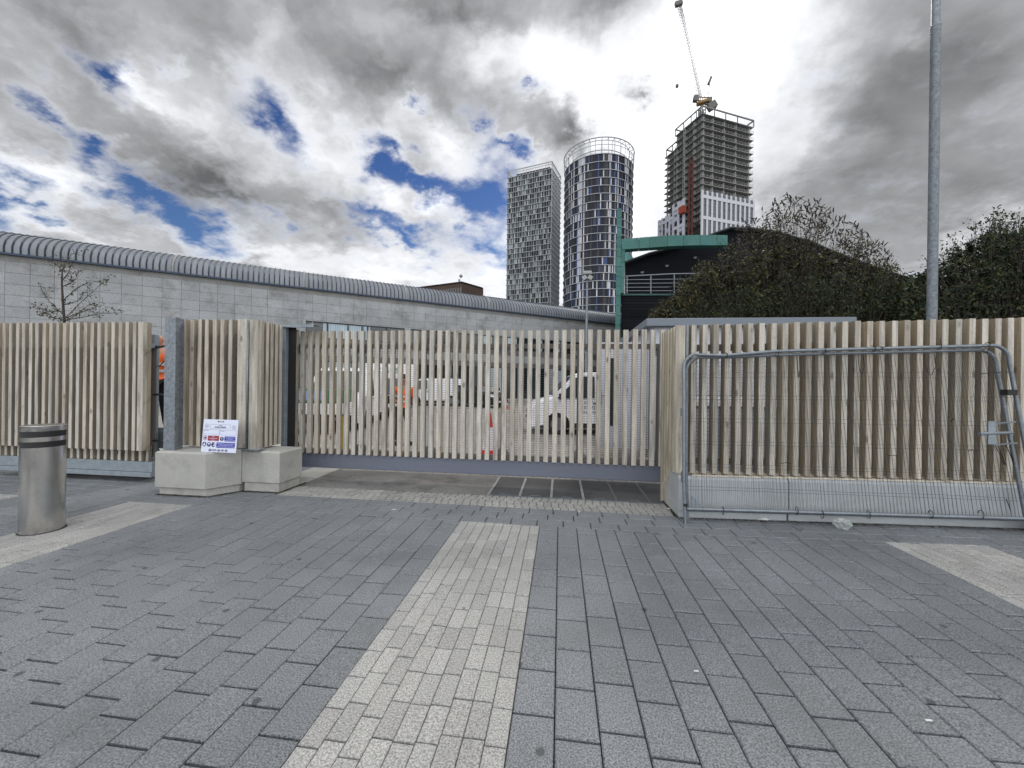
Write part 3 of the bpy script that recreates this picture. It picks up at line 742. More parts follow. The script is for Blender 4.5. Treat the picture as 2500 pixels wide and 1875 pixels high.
# ------------------------------------------------------------------ temporary mesh fence panels leaning on the fence
def herras(name, label, pts, rz_wire, seed, bottomz, off, rails=True):
    random.seed(seed)
    t = thing(name, label, 'fence panel', (0, 0, 0), group='temporary mesh fence panels leaning on the timber fence')
    b = MB(); b.tube(pts, .0195, 12); smooth_angle(b.build('tube_frame', M_galvl, t), 60)
    return t
def arc(c, r, a0, a1, n, y0, y1):
    return [(c[0] + r * math.cos(R(a0 + (a1 - a0) * i / n)), y0 + (y1 - y0) * i / n, c[1] + r * math.sin(R(a0 + (a1 - a0) * i / n))) for i in range(n + 1)]
def panel(label, xl, xr, ztop, yb, yt, dx_top, seed, wires, sag, zb):
    random.seed(seed)
    t = thing('mesh_fence_panel', label, 'fence panel', (0, 0, 0), group='temporary mesh fence panels leaning on the timber fence')
    rz = lambda x: rise(x)
    Y = lambda z: yb + (yt - yb) * z / 2.0
    ra = .17
    top = lambda x: ztop + .030 * (x - xl) - sag * math.exp(-((x - xl - .45) / .35) ** 2)
    left = [(xl, Y(0), .0), (xl - .012, Y(.5), .5), (xl - .005, Y(1), 1.0), (xl + .0, Y(1.5), 1.5), (xl + .0, Y(ztop - ra), ztop - ra)]
    left += [(xl + ra - ra * math.cos(R(a)), Y(ztop), ztop - ra + ra * math.sin(R(a)) + (.0)) for a in (15, 30, 45, 60, 75)]
    tops = [(x, Y(ztop), top(x)) for x in np.linspace(xl + ra, xr + dx_top - ra, 12)]
    zt = top(xr + dx_top)
    right = [(xr + dx_top - ra + ra * math.sin(R(a)), Y(zt), zt - ra + ra * math.cos(R(a))) for a in (15, 30, 45, 60, 75, 90)]
    right += [(xr + dx_top + (xr - xr - dx_top) * k, Y(zt * (1 - k)) if k < 1 else Y(0), zt - ra + (rz(xr) - zt + ra) * k) for k in (.25, .5, .75, 1.0)]
    b = MB(); b.tube(left + tops + right, .0185, 12); smooth_angle(b.build('tube_frame', M_galvl, t), 60)
    b = MB(); zb0 = zb; zb1 = zb + rz(xr)
    b.tube([(xl + .02, Y(zb), zb0), (xr - .02, Y(zb), zb1)], .0185, 10); smooth_angle(b.build('bottom_tube', M_galvl, t), 60)
    b = MB()
    nv = int((xr - xl) / .0375)
    for i in range(1, nv):
        x = xl + i * (xr - xl) / nv
        A = random.uniform(-.010, .010); B = random.uniform(.6, 1.4)
        pts = []
        x_t = x + dx_top * (i / nv)
        zt = min(top(x_t), ztop + .03 * (x_t - xl))
        edge = min(1, (x_t - xl) / ra)
        zt2 = zt - (0 if edge >= 1 else ra * (1 - math.sqrt(max(0, 1 - (1 - edge) ** 2))))
        for k in range(6):
            f = k / 5; z = zb + rz(x) * (1 - f) + (zt2 - zb - rz(x)) * f
            pts.append((x + (x_t - x) * f + A * math.sin(f * 9 * B) * (1 if 0 < k < 5 else 0), Y(z) - .006 + .004 * math.sin(3 * f + i), z))
        b.tube(pts, .0014, 3, caps=False)
    for z in wires:
        pts = [(xl + (xr - xl + dx_top * z / 2) * k / 8, Y(z) - .008, z + .5 * rz(xl + (xr - xl) * k / 8) + random.uniform(-.006, .006)) for k in range(9)]
        b.tube(pts, .0019, 4, caps=False)
    b.build('wire_mesh', M_wire, t)
    return t
pw = [1.72, 1.46, 1.20, .94, .68, .42]
t1 = panel('front mesh fence panel with thick bent tube frame and cable ties', 1.435, 4.93, 1.955, 4.60, 4.74, -.17, 3, pw, .035, .17)
t2 = panel('rear mesh fence panel, its thinner bright frame showing just inside the front one', 1.475, 4.87, 1.915, 4.655, 4.775, -.20, 9, [z - .045 for z in pw], .01, .145)
def tie(parent, pts, r=.004): b = MB(); b.tube(pts, r, 5); return b.build('cable_tie', M_tie, parent)
def loop(px, py, w, h, parent=t1, Y=4.69):
    c = on_y(px, py, Y); s_ = .0048
    tie(parent, [(c.x - w, Y, c.z), (c.x - w * 1.0, Y - .01, c.z - h * .5), (c.x - w * .4, Y - .01, c.z - h * .93), (c.x + w * .2, Y - .01, c.z - h), (c.x + w, Y - .01, c.z - h * .6), (c.x + w * .9, Y, c.z)], .0035)
loop(2102, 865, .028, .22); loop(2270, 862, .050, .24); loop(1949, 870, .012, .24)
for (px, py) in ((1773, 868), (1896, 865), (2012, 858), (2133, 852), (2150, 852), (2292, 846), (2410, 842), (2405, 856)):
    c = on_y(px, py, 4.735); b_ = []
    for k in range(9):
        a = 2 * math.pi * k / 8; b_.append((c.x + .004 * math.sin(a * .5), c.y + .027 * math.cos(a), c.z + .027 * math.sin(a)))
    tie(t1, b_, .0035); tie(t1, [(c.x, c.y - .03, c.z + .01), (c.x + random.uniform(-.07, .07), c.y - .05, c.z + random.uniform(.03, .09))], .003)
for (a, c) in (((2395, 913), (2465, 908)), ((2167, 1113), (2189, 1113)), ((2363, 1100), (2388, 1101)), ((1905, 1132), (1930, 1131)), ((2322, 1030), (2331, 1020)), ((2430, 1088), (2452, 1135)), ((2436, 1088), (2455, 1135)), ((2453, 1080), (2475, 1132)), ((2464, 1090), (2476, 1134)), ((2456, 1218), (2468, 1248))):
    tie(t1, [on_y(a[0], a[1], 4.655), on_y((a[0] + c[0]) / 2, (a[1] + c[1]) / 2 - 2, 4.64), on_y(c[0], c[1], 4.655)], .004)
for px in (1765, 1945, 2007, 2120, 2272, 2395):
    c = on_y(px, 1247 if px < 2000 else 1256, 4.61)
    tie(t1, [(c.x + .0, c.y - .0 + .03 * math.cos(a), c.z + .045 * math.sin(a)) for a in (0, .8, 1.6, 2.4, 3.2, 4.0, 4.8, 5.6)], .0035)
for (px, py) in ((2463, 958),):
    c = on_y(px, py, 4.68); b = MB(); b.box(c.x - .045, c.x + .045, c.y - .035, c.y + .035, c.z - .03, c.z + .03); b.build('rubber_clamp', M_black, t1)
# black sleeves at the foot of the left upright, small stay plate, scaffold coupler frame on the right
for z, h in ((.20, .03), (.02, .02)):
    b = MB(); b.tube([(1.436, 4.607, z), (1.436, 4.61, z + h)], .0225, 12); b.build('black_sleeve', M_black, t1)
for za, zb in ((.46, .58), (1.22, 1.31)):
    b = MB(); b.tube([(1.427, 4.635 + za * .07, za), (1.427, 4.635 + zb * .07, zb)], .0235, 12); b.build('tube_collar', M_galvl, t1)
b = MB(); b.prism([(1.50, 4.62, .17), (1.66, 4.62, .17), (1.50, 4.62, .33)], (0, .004, 0)); b.build('stay_plate', M_galvp, t1, fix=True)
cpl = thing('gate_coupler', 'small galvanised coupler frame clipped on the right end of the mesh panels', 'bracket')
A = [on_y(2418, 1035, 4.60), on_y(2478, 1030, 4.60), on_y(2482, 1082, 4.60), on_y(2425, 1086, 4.60)]
b = MB(); b.tube([A[1], A[0], A[3], A[2]], .010, 6); b.build('frame', M_galvl, cpl)
b = MB(); c0, c1 = on_y(2413, 1028, 4.585), on_y(2430, 1085, 4.585); b.box(c0.x, c1.x, 4.583, 4.590, c1.z, c0.z); b.build('plate', M_galvp, cpl)
b = MB(); b.tube([on_y(2391, 1059, 4.59), on_y(2472, 1056, 4.60)], [.020, .014], 10); b.build('spigot', M_galvl, cpl)
# foot block under the far right upright
b = MB(); b.box(4.93, 5.25, 4.50, 4.74, rise(4.9), rise(4.9) + .11); bevel(b.build('fence_foot', M_black), .02)
tag(bpy.data.objects['fence_foot'], 'black rubber foot block under the right end of the mesh panels', 'fence foot')

# ------------------------------------------------------------------ tall lamp column
c = on_z(2275, 1200, 0); d = at_depth(2275, 780, 6.5)
t = thing('lamp_column', 'tall galvanised lamp column rising behind the right-hand timber fence', 'street lamp', (d.x, d.y, 0))
b = MB(); b.lathe([(.085, 0), (.085, 1.0), (.067, 1.02), (.064, 7.68), (.068, 7.69), (.068, 7.72), (.056, 7.74), (.052, 10.0)], 28); smooth_angle(b.build('pole', M_galv, t))
b = MB(); b.tube([(0, 0, 9.9), (0, 0, 10.1), (-.3, .1, 10.25), (-1.0, .3, 10.3)], .04, 10); b.build('bracket_arm', M_galv, t)
b = MB(); b.box(-1.7, -1.0, .2, .48, 10.22, 10.34); bevel(b.build('lantern', M_lamp, t), .04)

# ------------------------------------------------------------------ yard floodlight column
d = at_depth(1432, 800, 25)
t = thing('floodlight_column', 'slim grey column with floodlights in front of the round tower', 'street lamp', (d.x, d.y, 0))
hz = at_depth(1432, 676, 25).z
b = MB(); b.lathe([(.13, 0), (.13, 1.2), (.085, 1.3), (.07, hz)], 16); smooth_angle(b.build('pole', M_galv, t))
b = MB(); b.box(-.28, .28, -.25, .25, hz + .12, hz + .34); bevel(b.build('lantern', M_lamp, t), .05)
for s_ in (-1, 1):
    b = MB(); b.box(-.14, .14, -.1, .1, -.13, .13, M=Matrix.Translation((s_ * .18, -.1, hz - .08)) @ Matrix.Rotation(R(s_ * 30), 4, 'Y')); b.build('floodlight', M_lamp, t)

# ------------------------------------------------------------------ long building with barrel roof
TH = R(7.16)
def cw(xc, zc): return Vector((xc * math.cos(TH) - zc * math.sin(TH), xc * math.sin(TH) + zc * math.cos(TH), 0))
A0 = cw(-26.6, 20.05); B0 = cw(10.8, 40.66); LU = (B0 - A0).normalized(); LN = Vector((LU.y, -LU.x, 0))   # LN points towards the viewer
def wall_s(px):   # distance along the wall at which the column px cuts it
    d = ray(px, 937); d = Vector((d.x, d.y, 0))
    # t*d = A0 + s*LU
    det = d.x * (-LU.y) - d.y * (-LU.x)
    tt = (A0.x * (-LU.y) - A0.y * (-LU.x)) / det
    return ((d * tt) - A0).dot(LU), tt
t = thing('long_building', 'long stone clad building with a ribbed zinc barrel roof beyond the gate', 'building')
LM = Matrix.Translation(A0) @ Matrix(((LU.x, -LN.x, 0, 0), (LU.y, -LN.y, 0, 0), (0, 0, 1, 0), (0, 0, 0, 1)))   # local x along, y away from viewer
GZ = 7.97; S0, S1 = -16.0, 46.0
sA = wall_s(745)[0]; sB = wall_s(986)[0]; sC = wall_s(1001)[0]; sD = wall_s(1420)[0]
WT, WB = 5.80, 4.62
b = MB()
# stone panels course by course, leaving out the ribbon windows and the glazed ground floor to the right
PH = .585; PW = .892
rows = []
zt = GZ - .32
b.box(S0, S1, .012, .4, GZ - .32, GZ - .0, (.72, .70, .66), M=LM)
z = zt
rown = 0
while z > .2:
    z0 = max(z - PH, 0.0)
    x = S0
    while x < S1:
        x1 = min(x + PW, S1)
        segs = [(x, x1, z0, z)]
        def cut(segs, a, c, lo, hi):
            out = []
            for (p, q, r0, r1) in segs:
                if q <= a or p >= c or r1 <= lo or r0 >= hi: out.append((p, q, r0, r1)); continue
                if p < a: out.append((p, a, r0, r1))
                if q > c: out.append((c, q, r0, r1))
                if r0 < lo: out.append((max(p, a), min(q, c), r0, lo))
                if r1 > hi: out.append((max(p, a), min(q, c), hi, r1))
            return out
        segs = cut(segs, sA, sB, WB, WT); segs = cut(segs, sC, sD, WB, WT); segs = cut(segs, sA - .5, S1, 0, 3.45); segs = cut(segs, sA - .5, S1, 4.12, 4.62)
        tn = rt(1, .07, .01)
        for (p, q, r0, r1) in segs:
            if q - p > .03 and r1 - r0 > .03: b.box(p + .0065, q - .0065, 0, .03, r0 + .0065, r1 - .0065, tn, M=LM)
        x = x1
    z = z0; rown += 1
b.build('stone_cladding', M_panel, t)
b = MB(); b.box(S0, S1, .18, 8, 0, GZ, (.3, .3, .3), M=LM); b.box(S0, sA - .6, .028, .2, 0, GZ - .02, (.35, .35, .35), M=LM); b.box(S0, S1, .028, .2, WT, GZ - .33, (.35, .35, .35), M=LM); b.box(S0, S1, .028, .2, 3.5, 4.1, (.35, .35, .35), M=LM)
b.build('wall_core', M_panel, t)
b = MB(); b.box(sA - .5, S1, .02, .16, 4.125, 4.61, M=LM); b.box(sA - .5, S1, .02, .16, 3.05, 3.44, (.6, .6, .6), M=LM); b.build('dark_spandrel', M_rail, t)
def glazing(x0, x1, z0, z1, n, nm, blind=None):
    o = None
    w = (x1 - x0) / n
    f = MB()
    for k in range(n + 1): f.box(x0 + k * w - .04, x0 + k * w + .04, .03, .14, z0, z1, M=LM)
    f.box(x0, x1, .035, .13, z0, z0 + .06, M=LM); f.box(x0, x1, .035, .13, z1 - .06, z1, M=LM)
    fr = f.build(nm, M_darkmetal, t)
    p = MB()
    for k in range(n):
        tn = random.choice([(.02, .03, .035), (.03, .04, .045), (.015, .02, .025)])
        p.box(x0 + k * w + .04, x0 + (k + 1) * w - .04, .10, .12, z0 + .06, z1 - .06, tn, M=LM)
    p.build('panes', M_tin, fr)
    if blind:
        q = MB()
        for (a, c) in blind:
            x = x0 + (x1 - x0) * a
            while x < x0 + (x1 - x0) * c:
                q.box(x, x + .10, .085, .095, z0 + .07, z1 - .07, rt(1, .08), M=LM); x += .115
        q.build('blind', M_bl, fr)
M_bl = mat('pale_vertical_blinds', (.42, .52, .58), .8, attr=True)
glazing(sA, sB, WB, WT, 5, 'ribbon_window', [(.16, .52), (.56, .62)])
glazing(sC, sC + (sD - sC) * .30, WB, WT, 4, 'ribbon_window')
glazing(sC + (sD - sC) * .30, sD, WB, WT, 14, 'ribbon_window', [(.1, .16), (.3, .37), (.55, .6), (.72, .8)])
glazing(sA - .4, S1, .25, 3.04, 36, 'ground_floor_glazing', [(.05, .10), (.22, .25), (.44, .5), (.66, .7)])
for k in range(12): b = MB(); b.box(sA + k * 3.4, sA + k * 3.4 + .35, -.35, .0, 0, 3.04, M=LM); b.build('column', M_panel, t)
b = MB(); b.box(sA - .5, S1, -.02, .15, -.02, .25, M=LM); b.build('base_plinth', M_conc, t)
# barrel roof: curved bays between standing seams
def prof(k, n=12):
    a = math.pi * k / n - R(8)
    return (2.0 - 2.12 * math.cos(a), GZ + .28 + 1.27 * math.sin(max(a, -.2)))
bay = .292; nb = int((S1 - S0) / bay)
b = MB(); sm = MB()
n = 12
for i in range(nb):
    x0 = S0 + i * bay; x1 = x0 + bay; tn = rt(1, .05, .01)
    base = len(b.v)
    cols = [(x0, .0), (x0 + bay * .5, .022), (x1, .0)]
    for (xx, bulge) in cols:
        for k in range(n + 1):
            y, zz = prof(k, n); b.v.append(tuple(LM @ Vector((xx, y + (2.0 - y) * -.0 - bulge * math.cos(math.pi * k / n), zz + bulge * math.sin(math.pi * k / n)))))
    for c_ in range(2):
        for k in range(n):
            o_ = base + c_ * (n + 1)
            b.face((o_ + k, o_ + n + 1 + k, o_ + n + 2 + k, o_ + k + 1), tn)
    white = False
    pts = [LM @ Vector((x0, prof(k, n)[0] - .03 * math.cos(math.pi * k / n), prof(k, n)[1] + .03 * math.sin(math.pi * k / n))) for k in range(n + 1)]
    sm.tube(pts, .030, 4)
o = b.build('barrel_roof', M_zinc, t); o.data.polygons.foreach_set('use_smooth', [True] * len(o.data.polygons))
sm.build('standing_seams', M_zrib, o)
jt = MB()
for px in (420, 739, 988, 1192):
    s_ = wall_s(px)[0]; pts = [LM @ Vector((s_, prof(k, n)[0] - .05 * math.cos(math.pi * k / n), prof(k, n)[1] + .05 * math.sin(math.pi * k / n))) for k in range(n + 1)]
    jt.tube(pts, .045, 6)
jt.build('expansion_joint', M_lamp, o)
b = MB(); b.box(S0, S1, -.16, .05, GZ + .0, GZ + .10, M=LM); b.build('gutter', M_zrib, t)

# ------------------------------------------------------------------ far towers
def facade_tint():
    r_ = random.random()
    if r_ < .50: k = random.uniform(.006, .02); return (k, k * 1.05, k * 1.25)
    if r_ < .66: k = random.uniform(.05, .10); return (k, k * 1.08, k * 1.15)
    if r_ < .88: k = random.uniform(.26, .50); return (k * .9, k, k * 1.04)
    k = random.uniform(.18, .3); return (k * .9, k, k * 1.05)
M_slab = mat('tower_slab_edge', (.36, .38, .40), .6)
M_sky = mat('tower_glass_panels', (1, 1, 1), .45, 0, attr=True, spec=.25)
# rectangular tower
t = thing('rectangular_tower', 'square residential tower with a fine grid facade left of the round tower', 'tower')
Zr = 230.0
Pc = cw((1340.7 - 1250) / FPX * Zr, Zr); Pl = cw((1233 - 1250) / FPX * 241.7, 241.7); du = (Pl - Pc).normalized(); dv = Vector((-du.y, du.x, 0));
if dv.y < 0: dv = -dv
Pright = cw((1371 - 1250) / FPX * 246, 246)
wl = (Pl - Pc).length; wr = (Pright - Pc).length
TM = Matrix.Translation(Pc) @ Matrix(((du.x, dv.x, 0, 0), (du.y, dv.y, 0, 0), (0, 0, 1, 0), (0, 0, 0, 1)))
Ht = at_depth(1340.7, 394, Zr).z; Hf = at_depth(1340.7, 411, Zr).z
FH = 3.2; nf = int(Hf / FH) + 1
core = MB(); core.box(.4, wl - .4, .4, wr - .4, 0, Hf - .5, (.5, .5, .5), M=TM); core.build('core', M_cfr, t, fix=True)
pn = MB(); sl_ = MB(); fn = MB()
mod = .78
def colT(k, seed): return ((k * 7919 + seed * 104729) % 1000) / 1000
for f in range(nf):
    z1 = Hf - f * FH; z0 = max(z1 - FH, 0)
    if z1 <= 0: break
    for face, L_ in ((0, wl), (1, wr)):
        nm_ = int(L_ / mod); w = L_ / nm_
        for k in range(nm_):
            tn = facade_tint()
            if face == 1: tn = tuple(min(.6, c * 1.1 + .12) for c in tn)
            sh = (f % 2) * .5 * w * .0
            a, c_ = k * w + .04, (k + 1) * w - .04
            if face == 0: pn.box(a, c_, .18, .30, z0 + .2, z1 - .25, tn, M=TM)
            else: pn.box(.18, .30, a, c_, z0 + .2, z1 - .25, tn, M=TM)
    sl_.box(-.35, wl + .35, -.35, wr + .35, z1 - .16, z1 + .10, M=TM)
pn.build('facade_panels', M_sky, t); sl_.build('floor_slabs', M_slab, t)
for k in range(int(wl / 1.56) + 1): fn.box(k * 1.56 - .06, k * 1.56 + .06, -.30, .2, 0, Hf, M=TM)
for k in range(int(wr / 1.56) + 1): fn.box(-.30, .2, k * 1.56 - .06, k * 1.56 + .06, 0, Hf, M=TM)
fn.build('vertical_fins', M_slab, t)
b = MB(); g_ = 10
for z in (Ht, (Ht + Hf) / 2 + .6):
    r_ = .22 if z == Ht else .13
    for (p, q) in (((0, 0), (wl, 0)), ((0, 0), (0, wr)), ((wl, 0), (wl, wr)), ((0, wr), (wl, wr))): b.bar(TM @ Vector((*p, z)), TM @ Vector((*q, z)), r_ * 2)
for k in range(15): b.bar(TM @ Vector((wl * k / 14, 0, Hf)), TM @ Vector((wl * k / 14, 0, Ht)), .22); b.bar(TM @ Vector((wl * k / 14, wr, Hf)), TM @ Vector((wl * k / 14, wr, Ht)), .22)
for k in range(9): b.bar(TM @ Vector((0, wr * k / 8, Hf)), TM @ Vector((0, wr * k / 8, Ht)), .22); b.bar(TM @ Vector((wl, wr * k / 8, Hf)), TM @ Vector((wl, wr * k / 8, Ht)), .22)
b.build('roof_frame', M_slab, t)
b = MB(); b.box(2, wl - 5, 2, wr - 2, Hf, Hf + 2.4, (.12, .14, .16), M=TM); b.build('plant_room', M_cfr, t, fix=True)

# round tower
t = thing('round_tower', 'round glass tower with white floor rings and an open crown frame', 'tower')
Zc_ = 200.0; cc_ = cw((1454 - 1250) / FPX * Zc_, Zc_); RT = 17.2
Hn = at_depth(1454, 374, Zc_ - RT).z; Hcr = at_depth(1454, 336, Zc_ - RT).z
FH = 3.78; nf = int(Hn / FH) + 1
ncol = 176
pn = MB(); rg = MB()
pal_c = []
for k in range(ncol):
    r_ = random.random()
    pal_c.append('d' if r_ < .52 else ('g' if r_ < .70 else ('l' if r_ < .92 else 'b')))
for f in range(nf):
    z1 = Hn - f * FH; z0 = max(0, z1 - FH)
    if z1 <= 0: break
    for k in range(ncol):
        a0 = 2 * math.pi * k / ncol; a1 = 2 * math.pi * (k + 1) / ncol
        m_ = pal_c[k] if random.random() < .72 else random.choice('ddglb')
        q = random.uniform(.8, 1.25)
        tn = {'d': (.012 * q, .014 * q, .024 * q), 'g': (.045 * q, .045 * q, .052 * q), 'l': (.46 * q, .47 * q, .50 * q), 'b': (.04 * q, .075 * q, .18 * q)}[m_]
        n0 = len(pn.v)
        for (a, z) in ((a0 + .003, z0), (a1 - .003, z0), (a1 - .003, z1), (a0 + .003, z1)): pn.v.append((cc_.x + RT * math.cos(a), cc_.y + RT * math.sin(a), z))
        pn.face((n0, n0 + 1, n0 + 2, n0 + 3), tn)
    r0, r1, h = RT - .1, RT + .36, .20
    seg = 96; n0 = len(rg.v)
    for (r_, z) in ((r0, z1 - h), (r1, z1 - h), (r1, z1 + h * .3), (r0, z1 + h * .3)):
        for j in range(seg): rg.v.append((cc_.x + r_ * math.cos(2 * math.pi * j / seg), cc_.y + r_ * math.sin(2 * math.pi * j / seg), z))
    for q_ in range(3):
        for j in range(seg): j2 = (j + 1) % seg; rg.face((n0 + q_ * seg + j, n0 + q_ * seg + j2, n0 + (q_ + 1) * seg + j2, n0 + (q_ + 1) * seg + j))
o = pn.build('glass_facade', M_sky, t)
b = MB(); b.lathe([(RT - .25, 0), (RT - .25, Hn)], 64, (cc_.x, cc_.y, 0), (.15, .15, .16)); b.build('core', M_cfr, t)
rg.build('floor_rings', M_slab, t)
b = MB()
def ring(z, r_, rad): b.tube([(cc_.x + r_ * math.cos(2 * math.pi * j / 72), cc_.y + r_ * math.sin(2 * math.pi * j / 72), z) for j in range(73)], rad, 5, caps=False)
ring(Hcr, RT + .6, .26); ring(Hcr - .1, RT - 1.6, .16); ring((Hcr + Hn) / 2 + .4, RT + .4, .14); ring((Hcr + Hn) / 2 - .5, RT - 2.6, .2)
for j in range(36):
    a = 2 * math.pi * j / 36; c_, s_ = math.cos(a), math.sin(a)
    b.bar((cc_.x + (RT + .3) * c_, cc_.y + (RT + .3) * s_, Hn), (cc_.x + (RT + .6) * c_, cc_.y + (RT + .6) * s_, Hcr), .26)
    b.bar((cc_.x + (RT - 1.6) * c_, cc_.y + (RT - 1.6) * s_, Hcr - .1), (cc_.x + (RT + .6) * c_, cc_.y + (RT + .6) * s_, Hcr), .18)
    if j % 2: b.bar((cc_.x + (RT - 2.6) * c_, cc_.y + (RT - 2.6) * s_, Hn), (cc_.x + (RT - 1.6) * c_, cc_.y + (RT - 1.6) * s_, Hcr), .2)
b.build('crown_frame', M_slab, t)

# tower under construction
t = thing('unfinished_tower', 'unfinished concrete tower with bare floors above white window cladding', 'tower')
Zt = 175.0
Pc = cw((1706 - 1250) / FPX * Zt, Zt); Pr = cw((1819 - 1250) / FPX * 183.3, 183.3); du = (Pr - Pc).normalized(); dv = Vector((-du.y, du.x, 0))
TM = Matrix.Translation(Pc) @ Matrix(((du.x, dv.x, 0, 0), (du.y, dv.y, 0, 0), (0, 0, 1, 0), (0, 0, 0, 1)))
WR = (Pr - Pc).length; WL = 15.6; WL2 = 25.2
Htop = at_depth(1707, 282, Zt).z; FH = 3.16
z_clad = at_depth(1702, 470, Zt).z
sb = MB(); cl = MB(); rl = MB(); wl_ = MB()
nf = int(Htop / FH)
for f in range(nf + 1):
    z = Htop - f * FH
    if z < 0: break
    L2 = WL2 if f >= 1 else WL
    if z > z_clad - 14:
        ov = 1.5
        sb.box(-ov, WR + ov, -ov, WL + .2, z - .30, z, rt(1, .05), M=TM)
        if f >= 1: sb.box(1.2, WR - 3, WL + .2, WL2 + ov, z - FH * .33 - .3, z - FH * .33, rt(1, .05), M=TM)
        if f >= 1:
            for hz in (.55, 1.1):
                rl.bar(TM @ Vector((-ov, -ov, z + hz)), TM @ Vector((WR + ov, -ov, z + hz)), .07)
                rl.bar(TM @ Vector((-ov, -ov, z + hz)), TM @ Vector((-ov, WL, z + hz)), .07)
                rl.bar(TM @ Vector((1.2, WL + .2, z - FH * .33 + hz)), TM @ Vector((1.2, WL2, z - FH * .33 + hz)), .07)
            for k in range(19):
                rl.bar(TM @ Vector((-ov + (WR + 2 * ov) * k / 18, -ov, z)), TM @ Vector((-ov + (WR + 2 * ov) * k / 18, -ov, z + 1.1)), .08)
            for k in range(10): rl.bar(TM @ Vector((-ov, -ov + (WL + ov) * k / 9, z)), TM @ Vector((-ov, -ov + (WL + ov) * k / 9, z + 1.1)), .08)
        h0 = z - FH
        if f not in (): wl_.box(3.0, WR - 3, 3.4, WL - 3, h0, z - .3, (.42, .42, .40), M=TM)
sb.build('floor_slabs', M_cfr, t, fix=True); rl.build('edge_protection', M_lamp, t); wl_.build('inner_walls', M_cfr, t, fix=True)
zc0 = z_clad - 14
def colm(a, c_, d_, e, z0_, z1_): q = MB(); q.box(a, c_, d_, e, z0_, z1_, (1.15, 1.15, 1.12), M=TM); q.build('concrete_column', M_cfr, t, fix=True)
for x in (0, 5.3, 11.9, 18.8, WR - .5): colm(x, x + .5, -.75, .9, zc0, Htop - .02)
for y in (4.0, 9.5, WL - .6): colm(-.75, .9, y, y + .5, zc0, Htop - .02)
for y in (WL + 4, WL2 - .6): colm(1.6, 2.2, y, y + .4, zc0, Htop - FH * 1.36)
b = MB()   # parapet frame
zp = Htop + 3.0; ov = 1.5
def beam(p, q, w=.5): b.bar(TM @ Vector(p), TM @ Vector(q), w, (.9, .9, .9))
beam((-ov, -ov, zp), (WR + ov, -ov, zp)); beam((-ov, -ov, zp), (-ov, WL, zp)); beam((WR + ov, -ov, zp), (WR + ov, WL, zp)); beam((-ov, WL, zp), (WR + ov, WL, zp))
for x in (-ov, 5.5, 12, 19, WR + ov): beam((x, -ov, Htop), (x, -ov, zp), .4)
for y in (2, 5.2, 10, WL): beam((-ov, y, Htop), (-ov, y, zp), .4)
beam((WR + ov, WL, Htop), (WR + ov, WL, zp), .4); beam((1.2, WL + .2, zp - 4), (1.2, WL2, zp - 4)); beam((1.2, WL2, zp - 4), (WR - 3, WL2, zp - 4))
for y in (WL + 1, WL + 5, WL2): beam((1.2, y, zp - 7), (1.2, y, zp - 4), .4)
b.build('parapet_frame', M_cfr, t)
# cladding
b = MB(); wn = MB(); gp = MB()
def clad(face, a0, a1, ztop, n, y0=0.0):
    w = (a1 - a0) / n
    def bx(m_, p, q, d0, d1, z0, z1, tn):
        if face == 'R': m_.box(p, q, d0, d1, z0, z1, tn, M=TM)
        else: m_.box(d0, d1, p, q, z0, z1, tn, M=TM)
    z = ztop
    for k in range(n + 1): bx(b, a0 + k * w - .19 * w, a0 + k * w + .19 * w, y0 - .55, y0, 0, ztop + (0 if face == 'R' else -0), (1, 1, 1))
    kf = 0
    zz = ztop - 2.8
    while zz > 0:
        if kf % 3 == 0: bx(b, a0, a1, y0 - .62, y0 - .05, zz - .75, zz + .75, (1, 1, 1))
        else: bx(gp, a0, a1, y0 - .32, y0 - .05, zz - .45, zz + .45, (.12, .13, .15))
        kf += 1; zz -= FH
    bx(wn, a0, a1, y0 - .2, y0 - .04, 0, ztop - .6, (.02, .024, .035))
    for k in range(n):
        zz = ztop - 2.8
        while zz > 0:
            if face == 'R': bx(gp, a0 + (k + .5) * w - .1, a0 + (k + .5) * w + .35, y0 - .26, y0 - .205, zz + .5, zz + FH - .5, (.18, .19, .21))
            elif random.random() < .4: bx(gp, a0 + (k + .3) * w, a0 + (k + .8) * w, y0 - .26, y0 - .205, zz + .5, zz + FH - .6, (.4, .45, .6))
            zz -= FH
clad('R', -1.3, WR + 1.5, z_clad, 11, -1.7)
clad('L', 8.6, WL, z_clad + 1.0, 2, -1.7)
clad('L', WL, WL2 + 1.2, z_clad - 2.4, 4, -1.7)
M_cladw = mat('white_cladding', (.50, .51, .55), .5)
b.build('white_cladding', M_cladw, t, fix=True); wn.build('window_glass', M_tin, t, fix=True); gp.build('grey_panels', M_sky, t, fix=True)
# hoist on the left face
b = MB()
z0_, z1_ = 0, at_depth(1690, 380, Zt).z
for y in (3.0, 5.0):
    for d_ in (0, .9):
        b.bar(TM @ Vector((-2.0 - d_ * .0, y + d_ * .6, 0)), TM @ Vector((-2.0, y + d_ * .6, z1_)), .22)
    z = 0
    while z < z1_: b.bar(TM @ Vector((-2.0, y, z)), TM @ Vector((-2.0, y + .6, z + 1.6)), .16); b.bar(TM @ Vector((-2.0, y, z + 1.6)), TM @ Vector((-2.0, y + .6, z + 3.2)), .16); z += 1.6
z = 1
while z < z1_: b.box(-1.98, -1.90, 2.8, 3.9, z, z + 2.0, M=TM); b.box(-1.98, -1.90, 5.0, 6.1, z, z + 1.7, M=TM); z += 2.4
h = b.build('hoist_mast', M_red, t, fix=False)
b = MB(); b.box(-4.2, -2.3, 6.6, 9.6, z_clad - 6.6, z_clad - 3.4, M=TM)
